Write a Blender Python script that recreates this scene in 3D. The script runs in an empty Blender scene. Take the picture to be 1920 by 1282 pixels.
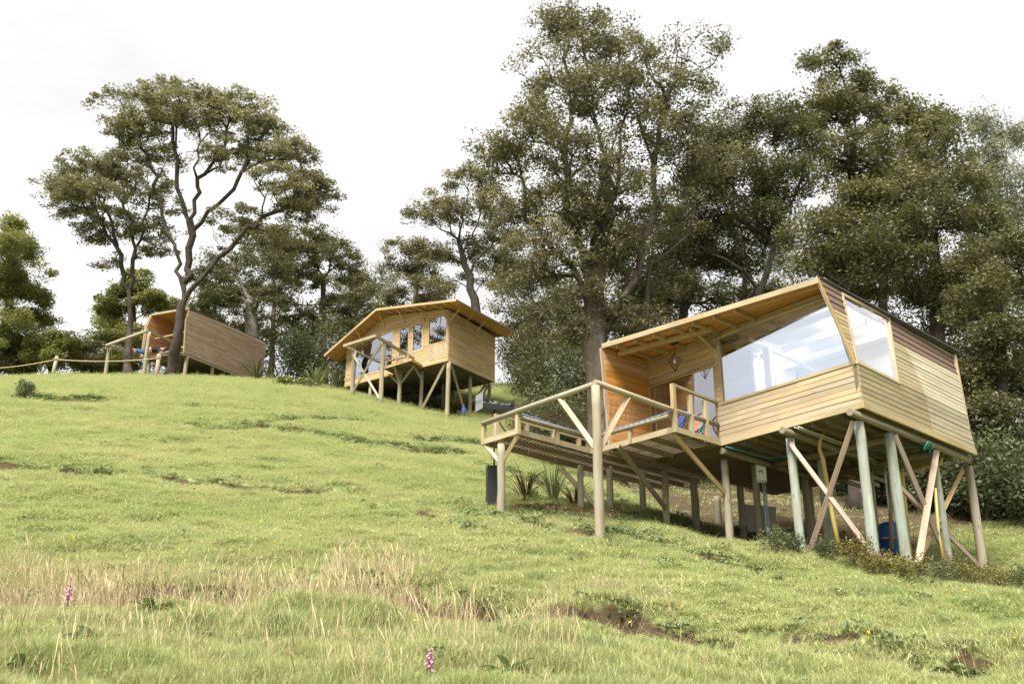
import bpy, math, random
import numpy as np
from mathutils import Vector
R = math.radians
scene = bpy.context.scene
COL = scene.collection

# ------------------------------------------------------------------ camera
PITCH, FPX = 19.8, 1900.0
cam_d = bpy.data.cameras.new('camera')
cam_d.sensor_width = 36.0
cam_d.lens = FPX / 1920 * 36.0
cam_d.clip_end = 2000
cam_d.dof.use_dof = True
cam_d.dof.focus_distance = 21.0
cam_d.dof.aperture_fstop = 5.0
cam = bpy.data.objects.new('camera', cam_d)
cam.rotation_euler = (R(90 + PITCH), 0, 0)
COL.objects.link(cam)
scene.camera = cam

# ------------------------------------------------------------------ sky and sun
SUN_EL, SUN_AZ = 57.0, 205.0           # degrees; azimuth clockwise from +Y: behind the camera, a little to the left
world = bpy.data.worlds.new("World")
scene.world = world
world.use_nodes = True
wt = world.node_tree
for n in list(wt.nodes): wt.nodes.remove(n)
def wn(t, **k):
    n = wt.nodes.new(t)
    for a, b in k.items(): setattr(n, a, b)
    return n
w_out = wn('ShaderNodeOutputWorld'); w_bg = wn('ShaderNodeBackground')
w_sky = wn('ShaderNodeTexSky', sky_type='NISHITA', sun_disc=False, sun_elevation=R(SUN_EL), sun_rotation=R(SUN_AZ))
w_tc = wn('ShaderNodeTexCoord'); w_map = wn('ShaderNodeMapping'); w_map.inputs['Scale'].default_value = (1.0, 1.0, 2.6)
w_map.inputs['Location'].default_value = (0.35, 0.2, 0.1); w_map.inputs['Rotation'].default_value = (0, 0, R(-122))
w_noi = wn('ShaderNodeTexNoise'); w_noi.inputs['Scale'].default_value = 1.7; w_noi.inputs['Detail'].default_value = 7; w_noi.inputs['Roughness'].default_value = 0.6
w_rmp = wn('ShaderNodeValToRGB'); w_rmp.color_ramp.elements[0].position = 0.28; w_rmp.color_ramp.elements[1].position = 0.42
w_rmp.color_ramp.elements[0].color = (0.78, 0.78, 0.78, 1)
w_sep = wn('ShaderNodeSeparateXYZ')
w_grad = wn('ShaderNodeMapRange'); w_grad.inputs['From Min'].default_value = 0.0; w_grad.inputs['From Max'].default_value = 1.0
w_grad.inputs['To Min'].default_value = 0.80; w_grad.inputs['To Max'].default_value = 1.2
w_dens = wn('ShaderNodeMapRange'); w_dens.inputs['From Min'].default_value = 0.3; w_dens.inputs['From Max'].default_value = 0.75
w_dens.inputs['To Min'].default_value = 1.12; w_dens.inputs['To Max'].default_value = 0.78
w_mul = wn('ShaderNodeMath', operation='MULTIPLY')
CLOUD = 2.05                            # cloud brightness before the background strength
w_cl = wn('ShaderNodeVectorMath', operation='SCALE'); w_cl.inputs[0].default_value = (CLOUD, CLOUD * 0.985, CLOUD * 0.985)
w_mix = wn('ShaderNodeMixRGB')
L = wt.links.new
L(w_tc.outputs['Generated'], w_map.inputs['Vector']); L(w_map.outputs[0], w_noi.inputs['Vector'])
L(w_noi.outputs['Fac'], w_rmp.inputs['Fac']); L(w_tc.outputs['Generated'], w_sep.inputs[0]); L(w_sep.outputs['Z'], w_grad.inputs['Value'])
L(w_noi.outputs['Fac'], w_dens.inputs['Value']); L(w_grad.outputs[0], w_mul.inputs[0]); L(w_dens.outputs[0], w_mul.inputs[1])
L(w_mul.outputs[0], w_cl.inputs['Scale'])
L(w_rmp.outputs['Color'], w_mix.inputs['Fac']); L(w_sky.outputs[0], w_mix.inputs['Color1']); L(w_cl.outputs[0], w_mix.inputs['Color2'])
L(w_mix.outputs[0], w_bg.inputs['Color']); w_bg.inputs['Strength'].default_value = 0.10
L(w_bg.outputs[0], w_out.inputs['Surface'])

sun_d = bpy.data.lights.new('sun', 'SUN'); sun_d.energy = 2.0; sun_d.angle = R(24); sun_d.color = (1.0, 0.975, 0.93)
sun = bpy.data.objects.new('sun', sun_d); COL.objects.link(sun)
az, el = R(SUN_AZ), R(SUN_EL)
sdir = Vector((math.sin(az) * math.cos(el), math.cos(az) * math.cos(el), math.sin(el)))
sun.rotation_euler = (-sdir).to_track_quat('-Z', 'Y').to_euler()
sun.location = sdir * 60

vs = scene.view_settings
vs.view_transform = 'Standard'; vs.look = 'None'; vs.gamma = 1.0; vs.use_curve_mapping = False
vs.exposure = 2.48
scene.cycles.max_bounces = 6; scene.cycles.diffuse_bounces = 3; scene.cycles.glossy_bounces = 3
scene.cycles.transmission_bounces = 4; scene.cycles.transparent_max_bounces = 8
scene.cycles.caustics_reflective = False; scene.cycles.caustics_refractive = False
scene.cycles.use_denoising = True

# ------------------------------------------------------------------ photograph geometry: a pixel and a known plane give a point
_t = R(PITCH)
def ray(px, py):
    x = (px - 960) / FPX; y = -(py - 641) / FPX
    return np.array([x, math.cos(_t) - y * math.sin(_t), math.sin(_t) + y * math.cos(_t)])
def onz(px, py, z): r = ray(px, py); return r * (z / r[2])
def ony(px, py, y): r = ray(px, py); return r * (y / r[1])
def onplane(px, py, p0, ang):
    r = ray(px, py); n = np.array([-math.sin(R(ang)), math.cos(R(ang)), 0.0])
    return r * (n @ np.asarray(p0)) / (n @ r)
def V(*a): return np.array(a, float)
def unit(v): v = np.asarray(v, float); return v / np.linalg.norm(v)
def vz(P, py):
    """height on the vertical line over P that shows at image row py"""
    k = (641 - py) / FPX; c, s = math.cos(_t), math.sin(_t)
    return P[1] * (k * c + s) / (c - k * s)

# ------------------------------------------------------------------ materials
def mat(name):
    m = bpy.data.materials.new(name); m.use_nodes = True
    nt = m.node_tree
    b = nt.nodes['Principled BSDF']
    return m, nt, b
def nd(nt, t, **k):
    n = nt.nodes.new(t)
    for a, b in k.items(): setattr(n, a, b)
    return n
def mixc(nt, fac, a, b, bt='MIX'):
    n = nd(nt, 'ShaderNodeMixRGB', blend_type=bt)
    for s, v in ((0, fac), (1, a), (2, b)):
        if isinstance(v, (int, float)): n.inputs[s].default_value = v
        elif isinstance(v, tuple): n.inputs[s].default_value = (*v[:3], 1)
        else: nt.links.new(v, n.inputs[s])
    return n.outputs[0]
def ramp(nt, src, p0, p1, c0=(0, 0, 0), c1=(1, 1, 1)):
    n = nd(nt, 'ShaderNodeValToRGB'); e = n.color_ramp.elements
    e[0].position, e[1].position = p0, p1; e[0].color = (*c0, 1); e[1].color = (*c1, 1)
    nt.links.new(src, n.inputs['Fac']); return n.outputs['Color']
def noise(nt, vec, scale, detail=4, rough=0.55, dist=0.0):
    n = nd(nt, 'ShaderNodeTexNoise'); n.inputs['Scale'].default_value = scale; n.inputs['Detail'].default_value = detail
    n.inputs['Roughness'].default_value = rough; n.inputs['Distortion'].default_value = dist
    if vec is not None: nt.links.new(vec, n.inputs['Vector'])
    return n.outputs['Fac']
def mapping(nt, src, sc, loc=(0, 0, 0)):
    n = nd(nt, 'ShaderNodeMapping'); n.inputs['Scale'].default_value = sc; n.inputs['Location'].default_value = loc
    nt.links.new(src, n.inputs['Vector']); return n.outputs[0]

def wood(name, light, dark, var=0.22, knots=0.6, rough=0.75, weather=None, wamt=0.0, stain=None):
    """sawn boards: grain along U (metres), knots, board to board variation, optional grey weathering"""
    m, nt, b = mat(name)
    uv = nd(nt, 'ShaderNodeUVMap').outputs[0]
    g1 = noise(nt, mapping(nt, uv, (1.3, 30, 1)), 1.0, 6, 0.65, 0.6)
    g2 = noise(nt, mapping(nt, uv, (0.7, 6, 1)), 1.0, 3, 0.5, 0.3)
    c = mixc(nt, ramp(nt, g1, 0.35, 0.72), light, dark)
    c = mixc(nt, ramp(nt, g2, 0.35, 0.75), c, tuple(x * 0.72 for x in dark))
    vo = nd(nt, 'ShaderNodeTexVoronoi'); vo.inputs['Scale'].default_value = 1.0
    nt.links.new(mapping(nt, uv, (2.4, 9.0, 1)), vo.inputs['Vector'])
    k = ramp(nt, vo.outputs['Distance'], 0.05, 0.17, (knots,) * 3, (0, 0, 0))
    c = mixc(nt, k, c, tuple(x * y for x, y in zip(dark, (0.42, 0.34, 0.28))))
    crk = noise(nt, mapping(nt, uv, (.55, 22, 1)), 1.0, 2, .5, .2)
    c = mixc(nt, ramp(nt, crk, .66, .69, (0, 0, 0), (.55,) * 3), c, tuple(x * .35 for x in dark))
    oi = nd(nt, 'ShaderNodeObjectInfo')
    hsv = nd(nt, 'ShaderNodeHueSaturation')
    mr = nd(nt, 'ShaderNodeMapRange'); mr.inputs['To Min'].default_value = 1 - var; mr.inputs['To Max'].default_value = 1 + var
    nt.links.new(oi.outputs['Random'], mr.inputs['Value']); nt.links.new(mr.outputs[0], hsv.inputs['Value'])
    mr2 = nd(nt, 'ShaderNodeMapRange'); mr2.inputs['To Min'].default_value = 0.85; mr2.inputs['To Max'].default_value = 1.1
    mm = nd(nt, 'ShaderNodeMath', operation='FRACT'); ml = nd(nt, 'ShaderNodeMath', operation='MULTIPLY'); ml.inputs[1].default_value = 7.31
    nt.links.new(oi.outputs['Random'], ml.inputs[0]); nt.links.new(ml.outputs[0], mm.inputs[0]); nt.links.new(mm.outputs[0], mr2.inputs['Value'])
    nt.links.new(mr2.outputs[0], hsv.inputs['Saturation'])
    nt.links.new(c, hsv.inputs['Color']); c = hsv.outputs[0]
    if weather:
        pos = nd(nt, 'ShaderNodeNewGeometry').outputs['Position']
        w = noise(nt, mapping(nt, pos, (1.3, 1.3, 1.0)), 1.6, 5, 0.65)
        wf = ramp(nt, w, 0.42, 0.68, (0, 0, 0), (wamt,) * 3)
        c = mixc(nt, wf, c, weather)
    if stain:      # a darker, duller tone on one side of an edge across the boards: (point, direction, colour)
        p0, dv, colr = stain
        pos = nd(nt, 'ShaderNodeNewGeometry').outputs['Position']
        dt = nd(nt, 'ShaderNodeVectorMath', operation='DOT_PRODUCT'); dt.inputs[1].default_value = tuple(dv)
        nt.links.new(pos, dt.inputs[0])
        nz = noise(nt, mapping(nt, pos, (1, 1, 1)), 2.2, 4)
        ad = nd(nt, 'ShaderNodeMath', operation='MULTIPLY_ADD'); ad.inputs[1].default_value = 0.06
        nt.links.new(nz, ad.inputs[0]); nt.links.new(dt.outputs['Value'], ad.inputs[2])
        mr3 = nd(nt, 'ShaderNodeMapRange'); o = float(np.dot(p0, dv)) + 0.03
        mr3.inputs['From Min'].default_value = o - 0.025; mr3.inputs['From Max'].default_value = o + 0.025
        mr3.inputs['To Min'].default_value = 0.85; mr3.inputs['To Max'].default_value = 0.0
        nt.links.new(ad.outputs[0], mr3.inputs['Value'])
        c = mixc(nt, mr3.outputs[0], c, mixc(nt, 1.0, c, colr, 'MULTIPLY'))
    nt.links.new(c, b.inputs['Base Color'])
    b.inputs['Roughness'].default_value = rough; b.inputs['Specular IOR Level'].default_value = 0.25
    bp = nd(nt, 'ShaderNodeBump'); bp.inputs['Strength'].default_value = 0.35; bp.inputs['Distance'].default_value = 0.006
    nt.links.new(g1, bp.inputs['Height']); nt.links.new(bp.outputs[0], b.inputs['Normal'])
    return m

def plain(name, col, rough=0.6, metal=0.0, nscale=8.0, namt=0.25, spec=0.4, emit=None):
    m, nt, b = mat(name)
    pos = nd(nt, 'ShaderNodeNewGeometry').outputs['Position']
    n = noise(nt, pos, nscale, 4, 0.6)
    c = mixc(nt, n, tuple(x * (1 - namt) for x in col), tuple(min(1, x * (1 + namt)) for x in col))
    nt.links.new(c, b.inputs['Base Color'])
    b.inputs['Roughness'].default_value = rough; b.inputs['Metallic'].default_value = metal; b.inputs['Specular IOR Level'].default_value = spec
    if emit:
        b.inputs['Emission Color'].default_value = (*emit[0], 1); b.inputs['Emission Strength'].default_value = emit[1]
    return m

def glass(name, refl=0.4, tint=(0.9, 0.93, 0.93)):
    m, nt, b = mat(name)
    nt.nodes.remove(b)
    gl = nd(nt, 'ShaderNodeBsdfGlossy'); gl.inputs['Roughness'].default_value = 0.01; gl.inputs['Color'].default_value = (0.96, 0.97, 1.0, 1)
    tr = nd(nt, 'ShaderNodeBsdfTransparent'); tr.inputs['Color'].default_value = (*tint, 1)
    lw = nd(nt, 'ShaderNodeLayerWeight'); lw.inputs['Blend'].default_value = 0.5
    pw = nd(nt, 'ShaderNodeMath', operation='POWER'); pw.inputs[1].default_value = 4.0; nt.links.new(lw.outputs['Facing'], pw.inputs[0])
    mr = nd(nt, 'ShaderNodeMapRange'); mr.inputs['To Min'].default_value = refl; mr.inputs['To Max'].default_value = 1.0
    nt.links.new(pw.outputs[0], mr.inputs['Value'])
    mx = nd(nt, 'ShaderNodeMixShader'); nt.links.new(mr.outputs[0], mx.inputs[0])
    nt.links.new(tr.outputs[0], mx.inputs[1]); nt.links.new(gl.outputs[0], mx.inputs[2])
    nt.links.new(mx.outputs[0], nt.nodes['Material Output'].inputs['Surface'])
    bp = nd(nt, 'ShaderNodeBump'); bp.inputs['Strength'].default_value = 0.02; bp.inputs['Distance'].default_value = 0.05
    pos = nd(nt, 'ShaderNodeNewGeometry').outputs['Position']
    nt.links.new(noise(nt, pos, 1.2, 2), bp.inputs['Height']); nt.links.new(bp.outputs[0], gl.inputs['Normal'])
    return m

def leafmat(name, dark, light, transl=0.25, rough=0.5):
    m, nt, b = mat(name)
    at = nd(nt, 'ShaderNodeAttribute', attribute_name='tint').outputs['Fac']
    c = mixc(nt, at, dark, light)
    nt.links.new(c, b.inputs['Base Color']); b.inputs['Roughness'].default_value = rough; b.inputs['Specular IOR Level'].default_value = 0.35
    tr = nd(nt, 'ShaderNodeBsdfTranslucent'); nt.links.new(mixc(nt, 1.0, c, (1.0, 1.05, 0.6), 'MULTIPLY'), tr.inputs['Color'])
    mx = nd(nt, 'ShaderNodeMixShader'); mx.inputs[0].default_value = transl
    nt.links.new(b.outputs[0], mx.inputs[1]); nt.links.new(tr.outputs[0], mx.inputs[2])
    nt.links.new(mx.outputs[0], nt.nodes['Material Output'].inputs['Surface'])
    return m

def barkmat(name, a, b2, lichen=(0.3, 0.3, 0.24)):
    m, nt, b = mat(name)
    pos = nd(nt, 'ShaderNodeNewGeometry').outputs['Position']
    n1 = noise(nt, mapping(nt, pos, (9, 9, 1.6)), 1.0, 6, 0.65, 0.4)
    n2 = noise(nt, pos, 2.4, 5, 0.65)
    c = mixc(nt, ramp(nt, n1, 0.35, 0.7), a, b2)
    c = mixc(nt, ramp(nt, n2, 0.55, 0.7, (0, 0, 0), (0.6,) * 3), c, lichen)
    nt.links.new(c, b.inputs['Base Color']); b.inputs['Roughness'].default_value = 0.9; b.inputs['Specular IOR Level'].default_value = 0.15
    bp = nd(nt, 'ShaderNodeBump'); bp.inputs['Strength'].default_value = 0.8; bp.inputs['Distance'].default_value = 0.05
    nt.links.new(n1, bp.inputs['Height']); nt.links.new(bp.outputs[0], b.inputs['Normal'])
    return m

M = {}
M['pale'] = wood('pale_pine', (0.47, 0.36, 0.225), (0.385, 0.275, 0.155), 0.12, 0.6, weather=(0.33, 0.28, 0.20), wamt=0.6)
M['orange'] = wood('orange_pine', (0.570, 0.294, 0.095), (0.475, 0.218, 0.062), 0.12, 0.6)
M['golden'] = wood('golden_pine', (0.455, 0.325, 0.165), (0.37, 0.24, 0.10), 0.13, 0.6)
M['honey'] = wood('honey_pine', (0.52, 0.375, 0.20), (0.44, 0.29, 0.135), 0.10, 0.55)
M['frame'] = wood('frame_timber', (0.45, 0.355, 0.215), (0.36, 0.265, 0.145), 0.10, 0.4, weather=(0.36, 0.34, 0.22), wamt=0.5)
M['log'] = wood('round_post_timber', (0.37, 0.315, 0.215), (0.28, 0.23, 0.145), 0.10, 0.8, weather=(0.25, 0.23, 0.175), wamt=0.65)
M['treated'] = wood('treated_green_post', (0.35, 0.365, 0.29), (0.22, 0.225, 0.165), 0.08, 0.8, weather=(0.27, 0.33, 0.29), wamt=0.8)
M['brace'] = wood('rough_brace_timber', (0.42, 0.33, 0.26), (0.32, 0.23, 0.17), 0.14, 0.3)
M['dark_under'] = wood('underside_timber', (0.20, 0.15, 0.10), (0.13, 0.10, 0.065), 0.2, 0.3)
M['grey_wood'] = wood('weathered_wall_boards', (0.50, 0.375, 0.25), (0.37, 0.255, 0.16), 0.13, 0.85, weather=(0.42, 0.34, 0.26), wamt=0.5)
M['shingle'] = plain('brown_shingle', (0.145, 0.095, 0.072), 0.9, nscale=30, namt=0.35, spec=0.2)
M['roofing'] = plain('dark_roofing', (0.05, 0.045, 0.045), 0.9, nscale=20, namt=0.3)
M['white'] = plain('white_paint', (0.80, 0.80, 0.78), 0.5, namt=0.03)
M['deck'] = wood('deck_timber', (0.27, 0.21, 0.135), (0.20, 0.15, 0.09), 0.15, 0.3)  # base colour darkened to carry the shade seen under the deck
M['bearer'] = wood('bearer_timber', (0.25, 0.215, 0.145), (0.17, 0.14, 0.09), 0.1, 0.3)  # darker copy of the post timber, shade under the floor put into its colour
M['interior_grey'] = plain('interior_plaster', (0.45, 0.44, 0.43), 0.8, namt=0.04)
M['lamp_on'] = plain('lit_lamp', (1, 1, 1), 0.4, emit=((1, 0.95, 0.85), 1.2))
M['glass'] = glass('window_glass', 0.40)
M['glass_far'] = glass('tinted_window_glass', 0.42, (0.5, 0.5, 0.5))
M['glass_dark'] = glass('door_glass', 0.28, (0.8, 0.8, 0.78))
M['black'] = plain('black_metal', (0.025, 0.025, 0.028), 0.5, metal=0.3)
M['steel'] = plain('brushed_steel', (0.55, 0.55, 0.57), 0.35, metal=0.9, nscale=20, namt=0.15)
M['rope'] = plain('pale_rope', (0.45, 0.36, 0.22), 0.9, nscale=60)
M['net'] = plain('brown_net_cord', (0.20, 0.13, 0.08), 0.9)
M['net_blue'] = plain('blue_white_edge_cord', (0.16, 0.25, 0.45), 0.8, nscale=25, namt=0.8)
M['yellow_pipe'] = plain('yellow_pipe_plastic', (0.50, 0.38, 0.12), 0.45, nscale=3)
M['grey_pipe'] = plain('grey_pipe_plastic', (0.38, 0.38, 0.30), 0.45)
M['teal_pipe'] = plain('blue_green_conduit', (0.25, 0.42, 0.45), 0.4)
M['teal_hose'] = plain('teal_hose_rubber', (0.02, 0.20, 0.17), 0.4)
M['blue_drum'] = plain('blue_plastic', (0.015, 0.09, 0.26), 0.4, nscale=4)
M['box_grey'] = plain('grey_box_paint', (0.48, 0.48, 0.42), 0.5, namt=0.1)
M['cord_blue'] = plain('blue_chair_cord', (0.02, 0.10, 0.42), 0.5)
M['cord_orange'] = plain('orange_chair_cord', (0.70, 0.16, 0.05), 0.5)
M['cord_teal'] = plain('teal_chair_cord', (0.02, 0.35, 0.33), 0.5)
M['skin'] = plain('skin', (0.48, 0.30, 0.21), 0.55, namt=0.05)
M['jeans'] = plain('blue_denim', (0.04, 0.10, 0.20), 0.9, nscale=30)
M['shirt_black'] = plain('black_cloth', (0.018, 0.018, 0.022), 0.9)
M['shoe_red'] = plain('red_shoe', (0.35, 0.03, 0.04), 0.6)
M['hair'] = plain('dark_hair', (0.03, 0.02, 0.015), 0.7)
M['concrete'] = plain('pale_concrete', (0.34, 0.32, 0.28), 0.9, nscale=6)
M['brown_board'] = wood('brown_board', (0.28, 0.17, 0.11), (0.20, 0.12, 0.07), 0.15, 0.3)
M['charcoal'] = plain('grey_ash', (0.07, 0.075, 0.07), 0.9, nscale=20, namt=0.5)
M['bark'] = barkmat('grey_brown_bark', (0.060, 0.045, 0.034), (0.125, 0.10, 0.075), (0.20, 0.20, 0.16))
M['bark_dark'] = barkmat('dark_bark', (0.030, 0.024, 0.019), (0.070, 0.056, 0.042), (0.11, 0.11, 0.085))
M['bark_pale'] = barkmat('pale_bark', (0.18, 0.155, 0.12), (0.30, 0.27, 0.22))
M['stem'] = plain('brown_stem', (0.10, 0.075, 0.05), 0.9)

# ------------------------------------------------------------------ object helpers
rng = np.random.default_rng(11)
random.seed(5)
def tag(o, label=None, cat=None, group=None, kind=None):
    if label: o['label'] = label
    if cat: o['category'] = cat
    if group: o['group'] = group
    if kind: o['kind'] = kind
    return o
def empty(name, loc, label, cat, group=None):
    o = bpy.data.objects.new(name, None); COL.objects.link(o); o.location = loc; o.empty_display_size = 0.2
    return tag(o, label, cat, group)
def origin_of(o):
    p = V(0, 0, 0)
    while o is not None:
        p = p + np.array(o.location); o = o.parent
    return p
def link_mesh(name, me, m, parent=None, loc=None):
    if m is not None: me.materials.append(m)
    o = bpy.data.objects.new(name, me); COL.objects.link(o)
    if parent is not None: o.parent = parent
    if loc is not None: o.location = loc
    return o

class MB:
    """collects beams, tubes and plates in world coordinates, with UVs in metres along the grain"""
    def __init__(s): s.v, s.f, s.uv, s.sm = [], [], [], []
    def _face(s, idx, uvs, smooth=False):
        s.f.append(idx); s.uv += uvs; s.sm.append(smooth)
    def beam(s, p0, p1, w, h, up=(0, 0, 1)):
        p0, p1 = V(*p0), V(*p1); d = p1 - p0; ln = np.linalg.norm(d); d = d / ln
        side = np.cross(d, up)
        if np.linalg.norm(side) < 1e-4: side = np.cross(d, (1, 0, 0))
        side = unit(side); upv = np.cross(side, d)
        b = len(s.v)
        for p in (p0, p1):
            for a, c in ((-1, -1), (1, -1), (1, 1), (-1, 1)): s.v.append(p + side * a * w / 2 + upv * c * h / 2)
        o = rng.random(2) * 40; us = (0, ln)
        per = (0, w, w + h, 2 * w + h, 2 * w + 2 * h)
        for k in range(4):
            k2 = (k + 1) % 4
            s._face((b + k, b + k2, b + 4 + k2, b + 4 + k), [(o[0], o[1] + per[k]), (o[0], o[1] + per[k + 1]), (o[0] + ln, o[1] + per[k + 1]), (o[0] + ln, o[1] + per[k])])
        s._face((b + 3, b + 2, b + 1, b), [(o[0], o[1]), (o[0] + .01, o[1] + w), (o[0] + .02, o[1] + w), (o[0], o[1])])
        s._face((b + 4, b + 5, b + 6, b + 7), [(o[0], o[1]), (o[0] + .01, o[1] + w), (o[0] + .02, o[1] + w), (o[0], o[1])])
        return s
    def tube(s, pts, rad, n=10, cap=True):
        pts = [V(*p) for p in pts]
        if not hasattr(rad, '__len__'): rad = [rad] * len(pts)
        b = len(s.v); o = rng.random(2) * 40; acc = [0.0]
        prev = None
        for i, p in enumerate(pts):
            d = unit(pts[min(i + 1, len(pts) - 1)] - pts[max(i - 1, 0)])
            if prev is None:
                a = np.cross(d, (0, 0, 1))
                if np.linalg.norm(a) < 1e-3: a = np.cross(d, (1, 0, 0))
                a = unit(a)
            else: a = unit(prev - d * np.dot(prev, d))
            prev = a; c = np.cross(d, a)
            for k in range(n):
                t = 2 * math.pi * k / n
                s.v.append(p + (a * math.cos(t) + c * math.sin(t)) * rad[i])
            if i: acc.append(acc[-1] + np.linalg.norm(p - pts[i - 1]))
        for i in range(len(pts) - 1):
            for k in range(n):
                k2 = (k + 1) % n; r = max(rad[i], 1e-3) * 2 * math.pi / n
                s._face((b + i * n + k, b + i * n + k2, b + (i + 1) * n + k2, b + (i + 1) * n + k),
                        [(o[0] + acc[i], o[1] + r * k), (o[0] + acc[i], o[1] + r * (k + 1)), (o[0] + acc[i + 1], o[1] + r * (k + 1)), (o[0] + acc[i + 1], o[1] + r * k)], True)
        if cap:
            s._face(tuple(b + k for k in range(n - 1, -1, -1)), [(o[0] + .03 * math.cos(6.28 * k / n), o[1] + .03 * math.sin(6.28 * k / n)) for k in range(n)])
            e = b + (len(pts) - 1) * n
            s._face(tuple(e + k for k in range(n)), [(o[0] + .03 * math.cos(6.28 * k / n), o[1] + .03 * math.sin(6.28 * k / n)) for k in range(n)])
        return s
    def plate(s, pts, off):
        """polygon extruded by the vector off; grain along the first edge"""
        pts = [V(*p) for p in pts]; off = V(*off); n = len(pts); b = len(s.v)
        ux = unit(pts[1] - pts[0]); nn = unit(off); vy = np.cross(nn, ux)
        o = rng.random(2) * 40
        s.v += pts + [p + off for p in pts]
        uv = [(o[0] + np.dot(p - pts[0], ux), o[1] + np.dot(p - pts[0], vy)) for p in pts]
        s._face(tuple(range(b + n - 1, b - 1, -1)), uv[::-1]); s._face(tuple(range(b + n, b + 2 * n)), uv)
        for k in range(n):
            k2 = (k + 1) % n; th = np.linalg.norm(off)
            s._face((b + k, b + k2, b + n + k2, b + n + k), [uv[k], uv[k2], (uv[k2][0], uv[k2][1] + th), (uv[k][0], uv[k][1] + th)])
        return s
    def box(s, c, size, ang=0.0):
        c = V(*c); d = V(math.cos(ang), math.sin(ang), 0) * size[0] / 2
        return s.beam(c - d, c + d, size[1], size[2])
    def build(s, name, m, parent=None, loc=None):
        org = origin_of(parent) if parent is not None else (V(*loc) if loc is not None else V(0, 0, 0))
        me = bpy.data.meshes.new(name)
        me.from_pydata([tuple(p - org) for p in s.v], [], s.f)
        uvl = me.uv_layers.new(name='UVMap'); uvl.data.foreach_set('uv', np.array(s.uv, 'f').ravel())
        me.polygons.foreach_set('use_smooth', s.sm)
        me.update()
        return link_mesh(name, me, m, parent, None if parent is not None else tuple(org))

def quads_mesh(name, verts, nv_per=4, tint=None, smooth=False):
    """verts (N, nv_per, 3): N separate faces"""
    N = verts.shape[0]; me = bpy.data.meshes.new(name)
    me.vertices.add(N * nv_per); me.vertices.foreach_set('co', verts.astype('f').ravel())
    me.loops.add(N * nv_per); me.loops.foreach_set('vertex_index', np.arange(N * nv_per, dtype='i'))
    me.polygons.add(N); me.polygons.foreach_set('loop_start', np.arange(0, N * nv_per, nv_per, dtype='i'))
    if tint is not None:
        a = me.attributes.new('tint', 'FLOAT', 'FACE'); a.data.foreach_set('value', np.clip(tint, 0, 1).astype('f'))
    me.update(calc_edges=True)
    return me
def indexed_mesh(name, verts, quads, smooth=True, tint=None):
    me = bpy.data.meshes.new(name); nq, k = quads.shape
    me.vertices.add(len(verts)); me.vertices.foreach_set('co', verts.astype('f').ravel())
    me.loops.add(nq * k); me.loops.foreach_set('vertex_index', quads.astype('i').ravel())
    me.polygons.add(nq); me.polygons.foreach_set('loop_start', np.arange(0, nq * k, k, dtype='i'))
    if smooth: me.polygons.foreach_set('use_smooth', np.ones(nq, bool))
    if tint is not None:
        a = me.attributes.new('tint', 'FLOAT', 'FACE'); a.data.foreach_set('value', np.clip(tint, 0, 1).astype('f'))
    me.update(calc_edges=True)
    return me
# ------------------------------------------------------------------ terrain
ctrl = [(-.22, 20.38, 3.72), (1.56, 18.07, 2.85), (1.54, 22.44, 4.18), (3.05, 23.4, 4.24), (3.52, 22.98, 3.86), (4.56, 21.32, 3.36), (2.24, 22.9, 4.157),
        (5.46, 22.44, 3.30), (5.5, 19.52, 2.82), (6.47, 18.28, 2.36), (7.35, 19.2, 2.43), (8.79, 20.7, 2.57), (10.12, 22.07, 2.71), (6.66, 21.41, 2.93),
        (-7.79, 47.29, 14.27), (-6.1, 45.9, 13.5), (-5.61, 48.43, 14.18), (-4.53, 48.52, 13.9), (-3.1, 47.2, 13.12), (-2.14, 49.34, 14.1), (-1.19, 50.95, 14.2), (-7.38, 50.57, 15.19),
        (-21.97, 52.14, 16.8), (-18.99, 49.73, 16.08), (-17.6, 51.9, 16.69), (-16.76, 53.79, 17.1), (-14.6, 57.0, 17.8),
        (0, 8, .18), (-4, 8, .34), (4.5, 8, .02), (12.5, 26.5, 4.3), (0, 0, -1.55), (-12, 0, -1.2), (12, 0, -1.9), (0, -30, -9), (-40, -30, -9), (40, -30, -9),
        (-34, 75, 17.0), (-10, 75, 20.0), (12, 75, 21.0), (12, 42, 9.0), (26, 42, 9.0), (26, 25, 4.0), (32, 10, -.3), (-38, 50, 14.0), (-38, 25, 6.0), (-38, 6, .3),
        (0, 120, 17), (-60, 110, 12), (70, 110, 18), (80, 30, 4), (-90, 30, 4), (90, -20, -6), (-90, -20, -6)]
for px, py, y in ((0, 711, 50), (250, 706, 49), (500, 712, 52.5), (570, 724, 49.5), (960, 722, 60), (945, 755, 53), (880, 782, 48.5), (800, 1130, 11.6), (20, 1125, 11.9),
                  (1700, 1235, 9.6), (1900, 1105, 20), (1300, 1180, 11.0), (1560, 1110, 14.5)):
    ctrl.append(tuple(ony(px, py, y)))
ctrl = np.array(ctrl); ctrl[(ctrl[:, 1] > 17) & (ctrl[:, 1] < 26), 2] -= .13; ctrl[(ctrl[:, 1] > 42) & (ctrl[:, 1] < 62), 2] -= .14
def _phi(r): return np.where(r > 1e-9, r * r * np.log(np.maximum(r, 1e-9)), 0)
_n = len(ctrl)
_K = _phi(np.linalg.norm(ctrl[:, None, :2] - ctrl[None, :, :2], axis=2)) + np.eye(_n) * 0.6
_P = np.c_[np.ones(_n), ctrl[:, :2]]
_sol = np.linalg.solve(np.block([[_K, _P], [_P.T, np.zeros((3, 3))]]), np.r_[ctrl[:, 2], 0, 0, 0])
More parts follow.
